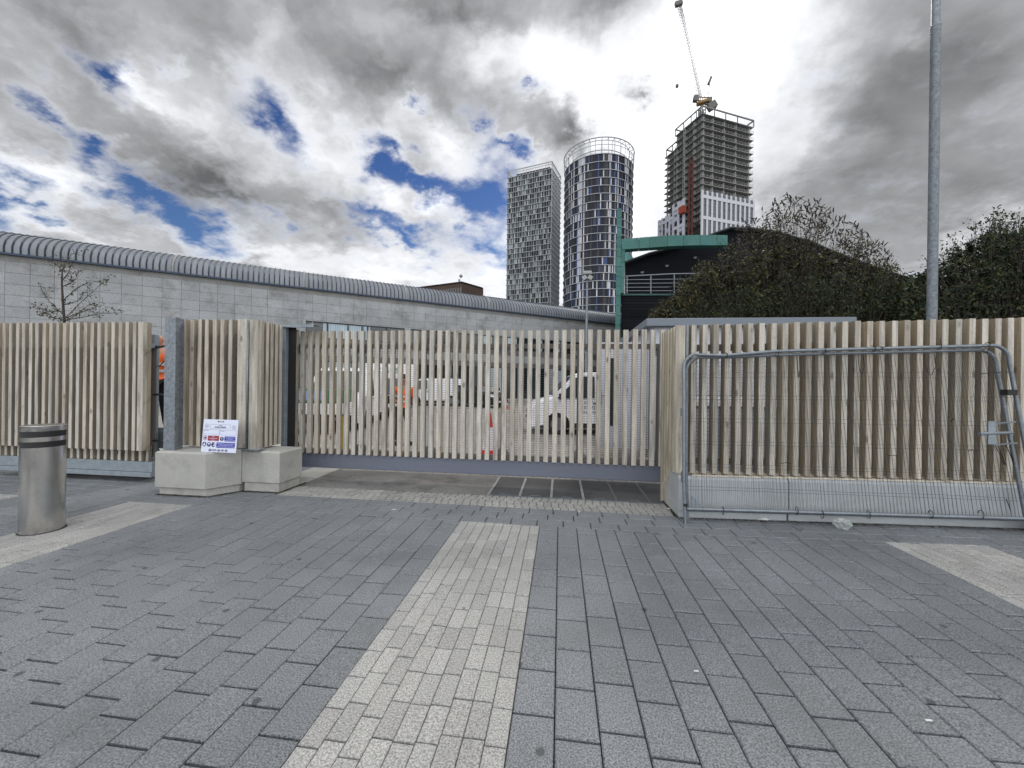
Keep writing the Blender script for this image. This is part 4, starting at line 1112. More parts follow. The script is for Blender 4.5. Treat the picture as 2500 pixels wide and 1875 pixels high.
for y in (6.5, 7.5, 8.5, 9.6): b.box(-4.3, -4.2, y - .1, y + .1, z_clad - 6.7, z_clad - 3.3, (1.6, 1.6, 1.6), M=TM)
hc = b.build('hoist_cage', M_redcage, t, fix=True)
b = MB()
for y in (8.6, 9.6): b.bar(TM @ Vector((-1.9, y, 0)), TM @ Vector((-1.9, y, Htop + 1)), .16)
z = 0
while z < Htop: b.bar(TM @ Vector((-1.9, 8.6, z)), TM @ Vector((-1.9, 9.6, z + 1.5)), .1); z += 1.5
b.build('cable_guide', M_lamp, t)

# crane standing behind the parapet corner
t = thing('tower_crane', 'yellow luffing tower crane with steep jib on the unfinished tower', 'crane')
def cp(px, py, dz=0): return at_depth(px, py, 181 + dz)
b = MB()
def lattice(P, Q, w, r_, n, vdir, wdir):
    P = Vector(P); Q = Vector(Q); vdir = Vector(vdir); wdir = Vector(wdir)
    cs = [(-1, -1), (1, -1), (1, 1), (-1, 1)]
    c4 = lambda X_, k: X_ + vdir * (cs[k][0] * w / 2) + wdir * (cs[k][1] * w / 2)
    for k in range(4): b.bar(c4(P, k), c4(Q, k), r_)
    for i in range(n):
        A_ = P + (Q - P) * (i / n); B_ = P + (Q - P) * ((i + 1) / n)
        for k in range(4):
            k2 = (k + 1) % 4
            b.bar(c4(A_, k), c4(B_, k2), r_ * .6)
            b.bar(c4(A_, k), c4(A_, k2), r_ * .6)
RX = CAMR @ Vector((1, 0, 0)); RYD = CAMR @ Vector((0, 0, -1)); RZ_ = Vector((0, 0, 1))
lattice(cp(1713, 330), cp(1714, 262), 2.2, .30, 8, RX, RYD); b.build('mast', M_darkmetal, t)
M_cy = mat('crane_yellow', (.20, .11, .02), .6); M_cdark = mat('crane_grey', (.12, .12, .11), .7)
b = MB(); p = cp(1716, 250); b.box(-2.6, 2.6, -1.2, 1.2, -.6, .5, M=Matrix.Translation(p) @ Matrix.Rotation(R(-12), 4, 'Y'))
for k in range(8): b.bar(p + RX * (-3 + k * .8) + RZ_ * -1.3, p + RX * (-2.6 + k * .8) + RZ_ * 2.6, .28)
b.bar(p + RX * -3.2 + RZ_ * 2.6, p + RX * 3.6 + RZ_ * 2.2, .35); b.build('slewing_deck', M_cy, t, fix=True)
b = MB(); q = cp(1738, 259); b.box(-1.8, 1.8, -1.4, 1.4, -1.5, 1.5, M=Matrix.Translation(q) @ Matrix.Rotation(R(-30), 4, 'Y')); b.bar(p, q, .8)
q = cp(1731, 246); b.box(-1.0, 1.0, -1.2, 1.2, -1.1, 1.1, M=Matrix.Translation(q)); b.build('counterweight', M_cdark, t, fix=True)
b = MB(); q = cp(1698, 241); b.box(-1.0, 1.0, -1.0, 1.0, -1.3, 1.3, M=Matrix.Translation(q) @ Matrix.Rotation(R(8), 4, 'Y')); b.bar(q, p, .5); b.build('operator_cab', M_cdark, t, fix=True)
b = MB(); J0 = cp(1709, 238); J1 = cp(1657, 6); jd = (J1 - J0).normalized(); jn = jd.cross(RYD).normalized()
lattice(J0, J1, 1.25, .13, 34, jn, RYD); b.build('jib', M_cdark, t)
b = MB(); A1 = cp(1735, 190); b.bar(cp(1720, 236), A1, .22); b.bar(cp(1706, 236), A1, .16); b.bar(cp(1728, 240), A1, .22); b.box(-.5, .5, -.5, .5, -1.8, 1.8, M=Matrix.Translation(cp(1733, 197)) @ Matrix.Rotation(R(20), 4, 'Y')); b.build('a_frame', M_cdark, t, fix=True)
b = MB(); b.bar(A1, J1, .07); b.build('luffing_rope', M_cdark, t)
b = MB(); q = cp(1657, 9); b.box(-1.6, 1.6, -.8, .8, -.9, .9, M=Matrix.Translation(q) @ Matrix.Rotation(R(-13), 4, 'Y')); b.build('jib_head', M_cdark, t, fix=True)
b = MB(); k0 = cp(1653, 14); k1 = cp(1653, 210); b.bar(k0, k1, .05); b.build('hoist_rope', M_cdark, t); b = MB(); b.lathe([(.0, -1.0), (.7, -.5), (.7, .5), (.15, 1.0)], 10, tuple(k1)); b.build('hook_block', M_cdark, t)

# brick office block beyond the barrel roof
t = thing('brick_block', 'dark brown brick office block behind the barrel roof', 'building')
Zb = 92
Pc = cw((1124 - 1250) / FPX * Zb, Zb); Hb = at_depth(1137, 687, Zb).z
Pl = cw((1000 - 1250) / FPX * (Zb + 7), Zb + 7); Pr = cw((1175 - 1250) / FPX * (Zb + 5.5), Zb + 5.5)
def wallbox(P, Q, th, z0, z1, tn=(1, 1, 1), off=0):
    d = (Q - P).normalized(); nn = Vector((d.y, -d.x, 0))
    if nn.dot(P) > 0: nn = -nn
    P2 = P + nn * off; Q2 = Q + nn * off
    b.hexa([(P2.x, P2.y, z0), (Q2.x, Q2.y, z0), (Q2.x - nn.x * th, Q2.y - nn.y * th, z0), (P2.x - nn.x * th, P2.y - nn.y * th, z0), (P2.x, P2.y, z1), (Q2.x, Q2.y, z1), (Q2.x - nn.x * th, Q2.y - nn.y * th, z1), (P2.x - nn.x * th, P2.y - nn.y * th, z1)], tn)
b = MB(); wallbox(Pl, Pc, .4, 0, Hb, (.9, .9, .9)); wallbox(Pc, Pr, .4, 0, Hb); 
B4 = Pl + (Pr - Pc); b.prism([(Pl.x, Pl.y, Hb - .02), (Pc.x, Pc.y, Hb - .02), (Pr.x, Pr.y, Hb - .02), (B4.x, B4.y, Hb - .02)], (0, 0, -.5), (.5, .5, .5)); wallbox(Pr, B4, .4, 0, Hb - .1); wallbox(Pl, B4, .4, 0, Hb - .1)
b.build('brick_wall', M_brown, t, fix=True)
b = MB()
for k in range(22):
    a = Pl + (Pc - Pl) * ((k + .15) / 22); c_ = Pl + (Pc - Pl) * ((k + .85) / 22); wallbox(a, c_, .1, 3, Hb - 1.4, (.02, .022, .03), .06)
b.build('window_strips', M_tin, t, fix=True)
b = MB()
for k in range(23):
    a = Pl + (Pc - Pl) * (k / 22); c_ = Pl + (Pc - Pl) * ((k + .12) / 22); wallbox(a, c_, .25, 3, Hb - 1.0, (2.2, 2.3, 2.4), .2)
b.build('window_piers', M_brown, t, fix=True)
b = MB(); q = Pl + (Pc - Pl) * .82 + Vector((1, 3, 0)); b.tube([(q.x, q.y, Hb - .5), (q.x, q.y, Hb + 1.6)], .25, 8); b.lathe([(.1, -.5), (.5, 0), (.1, .5)], 10, (q.x + .4, q.y, Hb + 2.4)); b.build('rooftop_mast', M_lamp, t)

# ------------------------------------------------------------------ green and black building on the right
t = thing('copper_framed_building', 'dark boarded building with green copper column, beam and curved roof', 'building')
Zg = 30.0
def gp_(px, py, dz=0): return at_depth(px, py, Zg + dz)
GDIR = ray(1526, 940); GDIR = Vector((GDIR.x, GDIR.y, 0))
def poly_ext(m_, pts, d0, depth, tint=(1, 1, 1)):
    P_ = [gp_(*q, d0) for q in pts]; m_.prism(P_, GDIR * depth, tint)
b = MB()
def seg_col(x0t, x1t, x0b, x1b, yt, yb, n, d0, dep):
    for k in range(n):
        f0, f1 = k / n, (k + 1) / n
        ya = yt + (yb - yt) * f0 + .6; yb_ = yt + (yb - yt) * f1 - .6
        e = .4 if k % 2 else 0
        xa = x0t + (x0b - x0t) * f0; xb = x1t + (x1b - x1t) * f0; xc = x1t + (x1b - x1t) * f1; xd = x0t + (x0b - x0t) * f1
        poly_ext(b, [(xd - e, yb_), (xc + e, yb_), (xb + e, ya), (xa - e, ya)], d0 - e * .02, dep, rt(1, .12, .03))
    poly_ext(b, [(x0b + 1, yb), (x1b - 1, yb), (x1t - 1, yt + 1), (x0t + 1, yt + 1)], d0 + .02, dep - .04, (.6, .6, .6))
seg_col(1506.5, 1517.5, 1500, 1512, 508, 960, 19, 0, .5)
b.build('copper_column', M_green, t, fix=True)
b = MB(); seg_col(1517.8, 1526, 1513.5, 1523, 603, 716, 3, .05, .4); b.build('inner_column', M_green, t, fix=True)
b = MB()
xs_ = [1517.6, 1560, 1586, 1630, 1669, 1710, 1751, 1776.5]; yt_ = [583.5, 580, 578, 575, 574, 573.5, 573.5, 574]; yb_ = [609, 606, 604.5, 601, 599.5, 598.5, 598.5, 598.5]
for i in range(7): poly_ext(b, [(xs_[i] + .3, yb_[i]), (xs_[i + 1] - .3, yb_[i + 1]), (xs_[i + 1] - .3, yt_[i + 1]), (xs_[i] + .3, yt_[i])], 0.0, .7, rt(1, .12, .03))
poly_ext(b, [(1518, 584.5), (1560, 581), (1669, 575), (1776, 575)], -.05, .9, (1.3, 1.3, 1.3)) if False else None
b.build('copper_beam', M_green, t, fix=True)
b = MB()
for i in range(6):
    a0, a1 = i / 6, (i + 1) / 6
    f = lambda u: (1526 + 38 * u, 610 + 26 * math.sin(u * math.pi / 2) ** 1.0)
    x0_, y0_ = f(a0); x1_, y1_ = f(a1)
    poly_ext(b, [(x0_ + .2, 643 - 6 * a0 ), (x1_ - .2, 643 - 6 * a1), (x1_, y1_), (x0_, y0_)], 6 + i * .3, .3, rt(1.5, .1, .03))
b.build('copper_apse', M_green, t, fix=True)
b = MB()
arch_ = [(1526, 641), (1585, 619), (1638, 606), (1700, 588), (1747, 569), (1785, 556), (1840, 558), (1900, 567), (1975, 589), (2049, 619), (2130, 650), (2212, 677), (2330, 712), (2420, 760), (2420, 980), (1526, 980)]
poly_ext(b, arch_, 2.4, 12, (1, 1, 1)); b.build('boarded_upper_wall', M_navy, t, fix=True)
b = MB()
for i in range(13):
    (x0_, y0_), (x1_, y1_) = arch_[i], arch_[i + 1]
    poly_ext(b, [(x0_, y0_ - .2), (x1_, y1_ - .2), (x1_, y1_ - 3.2), (x0_, y0_ - 3.2)], 1.9, 13, rt(1.0, .1, .02))
b.build('curved_roof', mat('slate_roof', (.06, .07, .075), .7, attr=True, spec=.2), t, fix=True)
b = MB(); 
for k in range(34):
    y0_ = 722 + k * 7.2; poly_ext(b, [(1517, y0_ + 6.6), (1760, y0_ + 6.6), (1760, y0_), (1517, y0_)], .42 + (.01 if k % 2 else 0), .5, rt(1, .3))
b.build('boarded_lower_wall', M_navy, t, fix=True)
b = MB(); poly_ext(b, [(1515, 721), (1900, 721), (1900, 717), (1515, 717)], .30, 2.1, (.5, .5, .5)); b.build('balcony_floor', M_green, t, fix=True)
b = MB()
b.tube([gp_(1525, 674.5, .42), gp_(1640, 668.5, .42), gp_(1760, 667, .42)], .045, 8)
for y0_, y1_ in ((683, 680), (692, 690), (701.5, 700), (710, 709.5)): b.tube([gp_(1525, y0_, .42), gp_(1760, y1_, .42)], .026, 6)
for px in (1531, 1589, 1646, 1704, 1760): b.tube([gp_(px, 674 if px < 1560 else 670, .45), gp_(px, 716, .45)], .045, 6)
b.build('balcony_railing', M_galvl, t)
for px, py in ((1568, 664), (1628, 648), (1697, 628)):
    b = MB(); c_ = gp_(px, py, 2.35); b.lathe([(0, -.16), (.10, -.12), (.16, 0), (.02, .02)], 12, tuple(c_)); b.build('wall_lamp', M_lamp, t)

# ------------------------------------------------------------------ security kiosk
t = thing('kiosk', 'flat-roofed white security kiosk with grey fascia behind the fence', 'hut')
KX0, KX1, KY0, KY1 = 1.80, 5.25, 7.95, 11.2; KF = .28
kt = at_depth(1588, 778, on_y(1588, 778, 7.8).y).z
Kz = on_y(1589, 777.5, 7.8).z; Kb = on_y(1589, 795.6, 7.8).z
b = MB(); b.box(KX0 - .14, KX1 + .14, KY0 - .15, KY1 + .15, Kb, Kz); bevel(b.build('fascia', M_fascia, t), .006)
b = MB(); b.box(KX0, KX1, KY0, KY0 + .1, KF, Kb - .002); b.box(KX1 - .1, KX1, KY0 + .1, KY1, KF, Kb - .002); b.box(KX0, KX1 - .1, KY1 - .1, KY1, KF, Kb - .002)
b.box(KX0, KX0 + .08, KY0 + 1.15, KY1 - .1, KF, Kb - .002); b.box(KX0, KX0 + .08, KY0 + .1, KY0 + 1.15, 2.44, Kb - .002)
b.build('wall_panels', M_lilac, t)
b = MB(); b.box(KX0 - .2, KX1 + .2, KY0 - .2, KY1 + .2, -.02, .10); b.box(KX0, KX1, KY0, KY1, .10, KF - .002); b.build('base', M_conc, t)
b = MB()
for x in (KX0 + .02, KX0 + 1.17, KX0 + 2.3): b.box(x, x + .012, KY0 - .006, KY0 - .001, KF, Kb - .01)
b.build('panel_joint', M_rail, t)
# open door leaf swung out to the left of the kiosk
Dy = KY0 + .12
L0 = on_y(1459, 950, Dy).x; ztd = on_y(1520, 836, Dy).z
b = MB(); fr = .10; xw0, xw1 = on_y(1487, 900, Dy).x, on_y(1507, 900, Dy).x; zw1 = on_y(1490, 874, Dy).z; zw0 = on_y(1490, 1040, Dy).z
dz0 = KF + .0
b.box(L0, xw0, Dy, Dy + .045, dz0, ztd); b.box(xw1, KX0 - .02, Dy, Dy + .045, dz0, ztd); b.box(xw0, xw1, Dy, Dy + .045, zw1, ztd); b.box(xw0, xw1, Dy, Dy + .045, dz0, zw0)
dl = b.build('door_leaf', M_lilac, t)
b = MB(); b.box(xw0, xw1, Dy + .015, Dy + .03, zw0, zw1); b.build('vision_pane', M_glass, dl)
b = MB(); c_ = on_y(1463, 971, Dy); zz0, zz1 = on_y(1463, 990, Dy).z, on_y(1463, 953, Dy).z
b.box(L0 + .02, L0 + .08, Dy - .012, Dy - .001, zz0, zz1); b.build('lock_plate', M_rail, dl)
b = MB(); b.tube([(L0 + .05, Dy - .012, zz1 - .10), (L0 + .05, Dy - .05, zz1 - .10), (L0 + .16, Dy - .05, zz1 - .10)], .009, 8); b.build('door_handle', M_galvl, dl)
b = MB(); b.box(KX0 - .02, KX0 - .002, KY0 + .14, KY0 + .20, KF, 2.44); b.box(KX0 - .02, KX0 - .002, KY0 + 1.09, KY0 + 1.15, KF, 2.44); b.build('door_frame', M_darkmetal, t)
b = MB(); b.box(KX0 + .5, KX0 + .55, KY0 + .2, KY1 - .2, KF, 2.4); b.build('inner_partition', M_darkmetal, t)
# grey utility cabinet with white cap just behind the right fence
c0 = on_y(1690, 972, 6.6); c1 = on_y(1885, 972, 6.6); c2 = on_y(1700, 990, 6.6)
t = thing('utility_cabinet', 'long grey cabinet with a white top seen through the right-hand slats', 'cabinet')
b = MB(); b.box(c0.x, c1.x, 6.55, 7.2, .1, c2.z - .002, (1, 1, 1)); b.build('body', M_fascia, t)
b = MB(); b.box(c0.x - .03, c1.x + .03, 6.52, 7.23, c2.z, c0.z); b.build('cap', M_white, t)
b = MB(); b.box(c0.x - .02, c1.x + .02, 6.53, 7.2, -.01, .098); b.build('base', M_conc, t)
k = (c1.x - c0.x) / 3
for i in range(3): b = MB(); b.box(c0.x + i * k + .02, c0.x + (i + 1) * k - .02, 6.535, 6.549, .15, c2.z - .05); b.build('door', mat('cabinet_grey', (.34, .37, .42), .6), t)

# ------------------------------------------------------------------ vehicles
def vec(o, pts): return [Vector(p) for p in pts]
def make_van(name, label, body_m, loc, heading, style='van', L_=4.95, H_=1.95, Wd=1.9, wheel=.33, group='vehicles parked in the yard'):
    # local: x forward (nose at +x), y left, z up; profile list of (x, z) for the upper outline
    t = thing(name, label, 'van' if style == 'van' else 'car', loc, heading, group)
    hl = L_ / 2; fb = hl
    if style == 'van':
        up = [(-hl, .42), (-hl, 1.0), (-hl + .03, 1.55), (-hl + .10, H_ - .05), (-hl + .3, H_), (.55, H_), (.85, H_ - .03), (1.08, H_ - .12), (1.72, 1.20), (1.80, 1.14), (2.25, 1.02), (hl - .10, .88), (hl - .02, .72), (hl, .50), (hl - .03, .36)]
    else:
        up = [(-hl, .42), (-hl + .02, .80), (-hl + .15, 1.0), (-hl + .45, 1.30), (-hl + .75, H_ - .02), (-hl + 1.2, H_), (.35, H_ - .01), (.62, H_ - .08), (1.25, 1.0), (1.35, .97), (hl - .35, .82), (hl - .05, .66), (hl, .48), (hl - .03, .33)]
    xr, xf = -hl + .95, hl - .90
    ar = wheel + .07
    def archpts(cx):
        return [(cx + ar * math.cos(a), .30 + max(0, ar * math.sin(a)) * 1.0) for a in [R(q) for q in (0, 20, 40, 60, 80, 100, 120, 140, 160, 180)]]
    low = [(hl - .10, .24)] + archpts(xf) + [(0, .24)] + archpts(xr) + [(-hl + .05, .26)]
    outline = up + low
    def hw(z):      # half width by height: tumblehome
        k = 0 if z < 1.0 else (z - 1.0) / (H_ - 1.0)
        return Wd / 2 * (1 - (.10 if style == 'van' else .22) * k ** 1.3)
    def hwx(x, z):
        e = 0
        if x > hl - .6: e = .14 * ((x - (hl - .6)) / .6) ** 2
        if x < -hl + .25: e = .04 * ((-hl + .25 - x) / .25)
        return hw(z) - e
    # side panels triangulated between outline and centre line, via a loft of 5 stations across the width
    st_ = [(-1.0, 0), (-.94, .035), (-.6, .055), (0, .06), (.6, .055), (.94, .035), (1.0, 0)]
    b = MB(); n = len(outline)
    nu = len(up)
    for (w_, lift) in st_:
        for i, (x, z) in enumerate(outline):
            cxx = x; cz = z
            if i < nu:       # rounded edges: pull in near the sides
                ed = .035 * (1 if abs(w_) == 1 else (.35 if abs(w_) == .94 else 0))
                cxx = x - (ed * (1 if x > hl - .7 else (-1 if x < -hl + .3 else 0))); cz = z - (ed if z > .8 else 0)
            b.v.append((cxx, w_ * hwx(x, z), cz))
    for s_ in range(len(st_) - 1):
        for i in range(n):
            j = (i + 1) % n
            if i >= nu and abs(st_[s_][0]) <= .94 and abs(st_[s_ + 1][0]) <= .94 and False: continue
            b.face((s_ * n + i, s_ * n + j, (s_ + 1) * n + j, (s_ + 1) * n + i))
    b.face(tuple(range(n - 1, -1, -1))); b.face(tuple((len(st_) - 1) * n + i for i in range(n)))
    bd = b.build('body', body_m, t, fix=True); smooth_angle(bd, 32)
    md = bd.modifiers.new('tri', 'TRIANGULATE')
    # side windows, slightly proud
    def sidepoly(pts, m_, nm, off=.006, tint=(1, 1, 1)):
        for s_ in (-1, 1):
            q = MB(); n0 = 0
            P_ = [(x, s_ * (hwx(x, z) + off), z) for x, z in pts]
            q.v += P_; q.face(tuple(range(len(P_))) if s_ < 0 else tuple(reversed(range(len(P_)))), tint); q.build(nm, m_, t)
    if style == 'van':
        sidepoly([(.42, 1.16), (1.02, 1.15), (1.02, H_ - .20), (.88, H_ - .14), (.42, H_ - .14)], M_glass, 'door_window')
        sidepoly([(1.08, 1.15), (1.60, 1.14), (1.12, H_ - .36), (1.08, H_ - .28)], M_glass, 'quarter_window')
        ws = [(1.10, H_ - .14), (1.70, 1.22)]
    else:
        sidepoly([(-.55, .98), (1.12, .97), (.62, H_ - .14), (.3, H_ - .09), (-.55, H_ - .09)], M_glass, 'door_window')
        sidepoly([(-hl + .75, 1.0), (-.62, .98), (-.62, H_ - .09), (-hl + 1.1, H_ - .1)], M_glass, 'rear_side_window')
        ws = [(.66, H_ - .10), (1.22, 1.02)]
    (xa, za), (xb, zb) = ws
    q = MB(); o1, o2 = hw(za) - .12, hw(zb) - .08; e = .012
    q.v += [(xb + e, -o2, zb + e), (xb + e, o2, zb + e), (xa + e, o1, za + e), (xa + e, -o1, za + e)]; q.face((0, 1, 2, 3)); q.build('windscreen', M_glass, t)
    if style != 'van':
        q = MB(); q.v += [(-hl + .40, -.6, 1.26), (-hl + .72, -.56, H_ - .08), (-hl + .72, .56, H_ - .08), (-hl + .40, .6, 1.26)]; q.face((0, 1, 2, 3)); q.build('rear_window', M_glass, t)
    else:
        for s_ in (-1, 1):
            q = MB(); q.box(-hl - .012, -hl + .02, s_ * .42 - .30, s_ * .42 + .30, 1.15, 1.6); q.build('rear_window', M_glass, t)
    q = MB(); q.box(hl - .10, hl + .045, -Wd / 2 + .14, Wd / 2 - .14, .26, .50); q.box(hl - .05, hl + .03, -.55, .55, .55, .72); bevel(q.build('front_bumper', M_black, t), .03)
    q = MB(); q.box(-hl - .05, -hl + .06, -Wd / 2 + .08, Wd / 2 - .08, .30, .52); bevel(q.build('rear_bumper', M_black, t), .03)
    q = MB(); q.box(xr + ar, xf - ar, -Wd / 2 - .004, Wd / 2 + .004, .235, .36); q.build('sill_trim', M_black, t)
    q = MB(); q.box(-hl + .3, hl - .3, -.7, .7, .18, .34); q.build('underbody', M_black, t)
    q = MB(); q.box(hl + .046, hl + .052, -.26, .26, .34, .45); q.build('front_number_plate', M_conew, t)
    q = MB(); q.box(-hl - .058, -hl - .051, -.26, .26, .36, .47); q.build('rear_number_plate', M_yellow, t)
    for s_ in (-1, 1):
        q = MB(); y_ = s_ * (Wd / 2 - .26); n0 = 0
        q.v += [(hl - .13, s_ * (Wd / 2 - .11), .74), (hl - .00, s_ * .52, .70), (hl - .03, s_ * .52, .84), (hl - .45, s_ * (Wd / 2 - .035), .95)]
        q.face((0, 1, 2, 3) if s_ > 0 else (3, 2, 1, 0)); hd = q.build('headlight', M_lampg, t)
        q = MB(); q.box(-hl - .015, -hl + .05, s_ * (Wd / 2 - .10) - .05, s_ * (Wd / 2 - .10) + .05, .75, 1.12); q.build('tail_light', M_tail, t)
        q = MB(); q.box(xb - .30, xb - .16, s_ * (Wd / 2 + .09) - .09, s_ * (Wd / 2 + .09) + .09, 1.10, 1.30); bevel(q.build('wing_mirror', M_black, t), .03)
        q = MB(); q.box(.30, .46, s_ * (Wd / 2) - .02 + s_ * .012, s_ * (Wd / 2) + .02 + s_ * .0, .98, 1.01); q.build('door_handle', M_black, t)
    q = MB()
    for s_ in (-1, 1):
        for x in (.34, 1.30, -.95) if style == 'van' else (.25, -.6, 1.2): q.box(x - .006, x + .006, s_ * (Wd / 2 + .001) - .004, s_ * (Wd / 2 + .001) + .004, .40, 1.12)
    q.build('door_shut_lines', M_rail, t)
    for x in (xf, xr):
        for s_ in (-1, 1):
            tyre = MB(); y0 = s_ * (Wd / 2 - .13)
            W4 = Matrix.Translation((x, y0, wheel)) @ Matrix.Rotation(R(90), 4, 'X')
            pr = [(wheel * .62, -.10), (wheel * .93, -.105), (wheel, -.07), (wheel, .07), (wheel * .93, .105), (wheel * .62, .10)]
            tyre.lathe(pr, 28); tyre.v = [tuple(W4 @ Vector(v_)) for v_ in tyre.v]; w_ = tyre.build('wheel', M_black, t)
            rim = MB(); rim.lathe([(.04, .112), (wheel * .25, .10), (wheel * .6, .075), (wheel * .64, .103)], 20)
            for k in range(10): rim.box(wheel * .2, wheel * .6, -.012, .012, .08, .11, M=Matrix.Rotation(2 * math.pi * k / 10, 4, 'Z'))
            fl = Matrix.Rotation(R(180), 4, 'X') if s_ > 0 else Matrix.Identity(4)
            rim.v = [tuple(W4 @ (fl @ Vector(v_))) for v_ in rim.v]; rim.build('rim', M_galvl, w_)
    return t
M_lampg = mat('headlamp_glass', (.55, .58, .60), .1, 0, spec=.9); M_tail = mat('tail_lamp_red', (.35, .01, .01), .25)
def van_nose_at(px, Z, off, L_):
    p = at_depth(px, 940, Z); return p
# van on the right, side-on, nose to the left
nose = at_depth(1289, 940, 13.0)
v = make_van('white_van', 'white panel van side-on with dark lettering on its door, beside the kiosk', M_white, (0, 0, 0), R(180 + 7), 'van', L_=4.95, H_=1.98)
hd = Vector((math.cos(R(187)), math.sin(R(187)), 0)); v.location = Vector((nose.x, nose.y, 0)) - hd * 2.475
for s, z, sz in (('07771 563 448', 1.02, .14), ('01992 586 731', .86, .14), ('www.gatesandra.co.uk', .72, .10)):
    text('door_lettering', s, sz, M_navyprint, v, (.32, .962, z), (R(90), 0, R(180)))
# van on the left, three-quarter view
p = at_depth(856, 940, 14.6)
v2 = make_van('white_van', 'white van facing the gate behind the yellow post, at the left of the yard', M_white, (p.x, p.y, 0), R(-74), 'van', L_=4.95, H_=2.08)
# small white van far
p = at_depth(1058, 940, 27.5)
make_van('white_van', 'small white van in front of the glazed ground floor, furthest away', M_white, (p.x, p.y, 0), R(180 + 20), 'van', L_=4.3, H_=1.9, Wd=1.75)
M_carb = mat('black_car_paint', (.012, .013, .016), .2, 0, spec=.6)
p = at_depth(1168, 940, 26.5)
make_van('black_car', 'black hatchback parked right of the small white van', M_carb, (p.x, p.y, 0), R(-35), 'car', L_=4.2, H_=1.48, Wd=1.78, wheel=.31)
# white box lorry with green sign behind the worker
p = at_depth(948, 940, 17.5); _d = ray(948, 940)
t = thing('box_lorry', 'white box lorry with green lettering parked behind the worker', 'lorry', (p.x, p.y, 0), math.atan2(-_d.x, _d.y))
b = MB(); b.box(-1.1, 1.1, 0, 4.2, .95, 2.42); bevel(b.build('box_body', M_white, t), .02)
b = MB(); b.box(-1.05, 1.05, .1, 6.0, .55, .93); b.build('chassis', M_black, t)
b = MB(); b.prism([(-1.05, 4.3, .5), (-1.05, 6.1, .5), (-1.05, 6.1, 1.3), (-1.05, 5.6, 2.3), (-1.05, 4.3, 2.35)], (2.1, 0, 0)); b.build('cab', M_white, t, fix=True)
b = MB(); b.box(-.9, .9, -.006, -.001, 1.0, 1.75); b.build('rear_shutter', M_fascia, t)
for x in (-.9, .9):
    for y in (1.0, 5.3):
        b = MB(); b.tube([(x - .12, y, .42), (x + .12, y, .42)], .42, 24); b.build('wheel', M_black, t)
M_grn = mat('green_print', (.03, .22, .09), .5)
text('lettering', 'SIGNS', .34, M_grn, t, (0, -.008, 2.1), (R(90), 0, 0))
b = MB(); b.box(-1.0, 1.0, -.05, .0, .45, .60); b.build('rear_bumper', M_conew, t)
# green and yellow road sweeper shape at far left of the view through the gate
p = at_depth(786, 940, 12.0)
t = thing('equipment_trailer', 'small trailer with green sides standing left in the yard', 'trailer', (p.x - .2, p.y, 0), R(10))
b = MB(); b.box(-1.3, 1.0, -.6, .6, .95, 1.35); bevel(b.build('green_box', mat('green_plastic', (.05, .16, .09), .5), t), .03)
b = MB(); b.box(-1.3, 1.0, -.65, .65, .60, .92); b.build('bed', M_white, t)
b = MB(); b.box(-.6, .5, -.605, -.601, 1.02, 1.28); b.build('blue_label', mat('pale_blue_print', (.25, .35, .65), .5), t)
for x in (-.6, .4):
    b = MB(); b.tube([(x, -.62, .31), (x, -.42, .31)], .30, 20); b.build('wheel', M_black, t)
# yellow post
p = on_z(833, 1110, 0); p = at_depth(834, 1100, 7.9)
t = thing('yellow_post', 'yellow square post standing just inside the gate before the white van', 'post', (p.x, p.y, 0))
zt_ = at_depth(834, 1017, 7.9).z
b = MB(); b.box(-.04, .04, -.04, .04, 0, zt_); bevel(b.build('post', M_yellow, t), .008)
b = MB(); b.box(-.08, .08, -.08, .08, 0, .012); b.build('base_plate', M_yellow, t)

# traffic cones
def cone(loc, h, label, tall=True):
    t = thing('traffic_cone', label, 'cone', loc, 0, 'traffic cones in the yard')
    r0, r1 = h * .19, h * .035
    rad = lambda z: r0 + (r1 - r0) * z / h
    cuts = [(.03, .12, M_conered, 'red_base_band'), (.12, .66, M_conew, 'white_sleeve'), (.66, 1.0, M_conered, 'red_tip')] if tall else [(.03, .3, M_conered, 'red_base_band'), (.3, .68, M_conew, 'white_sleeve'), (.68, 1.0, M_conered, 'red_tip')]
    for a, c_, m_, nm in cuts:
        b = MB(); b.lathe([(rad(a * h), a * h), (rad(c_ * h), c_ * h - .0008)], 24); smooth_angle(b.build(nm, m_, t))
    b = MB(); w = r0 * 1.45; b.box(-w, w, -w, w, 0, .035); bevel(b.build('base', M_conered, t), .01)
    return t
p = on_z(1194, 1109, 0); z_ = 0
cone((p.x, p.y, 0), .92, 'tall red and white cone standing just inside the sliding gate')
p = at_depth(1236, 940, 24.5); cone((p.x, p.y, 0), .75, 'small red and white cone far off before the glazed ground floor', False)

# potted clipped tree and items behind the right fence
p = at_depth(1692, 1000, 6.9)
t = thing('topiary_plant', 'small dark ball-shaped plant seen through the right-hand slats', 'plant', (p.x, p.y, 0))
b = MB(); b.lathe([(.12, 0), (.17, .3), (.16, .31), (.13, .29)], 20); b.build('pot', M_black, t)
b = MB(); b.tube([(0, 0, .25), (.02, 0, .6), (0, 0, .9)], .015, 6); b.build('stem', M_bark, t)

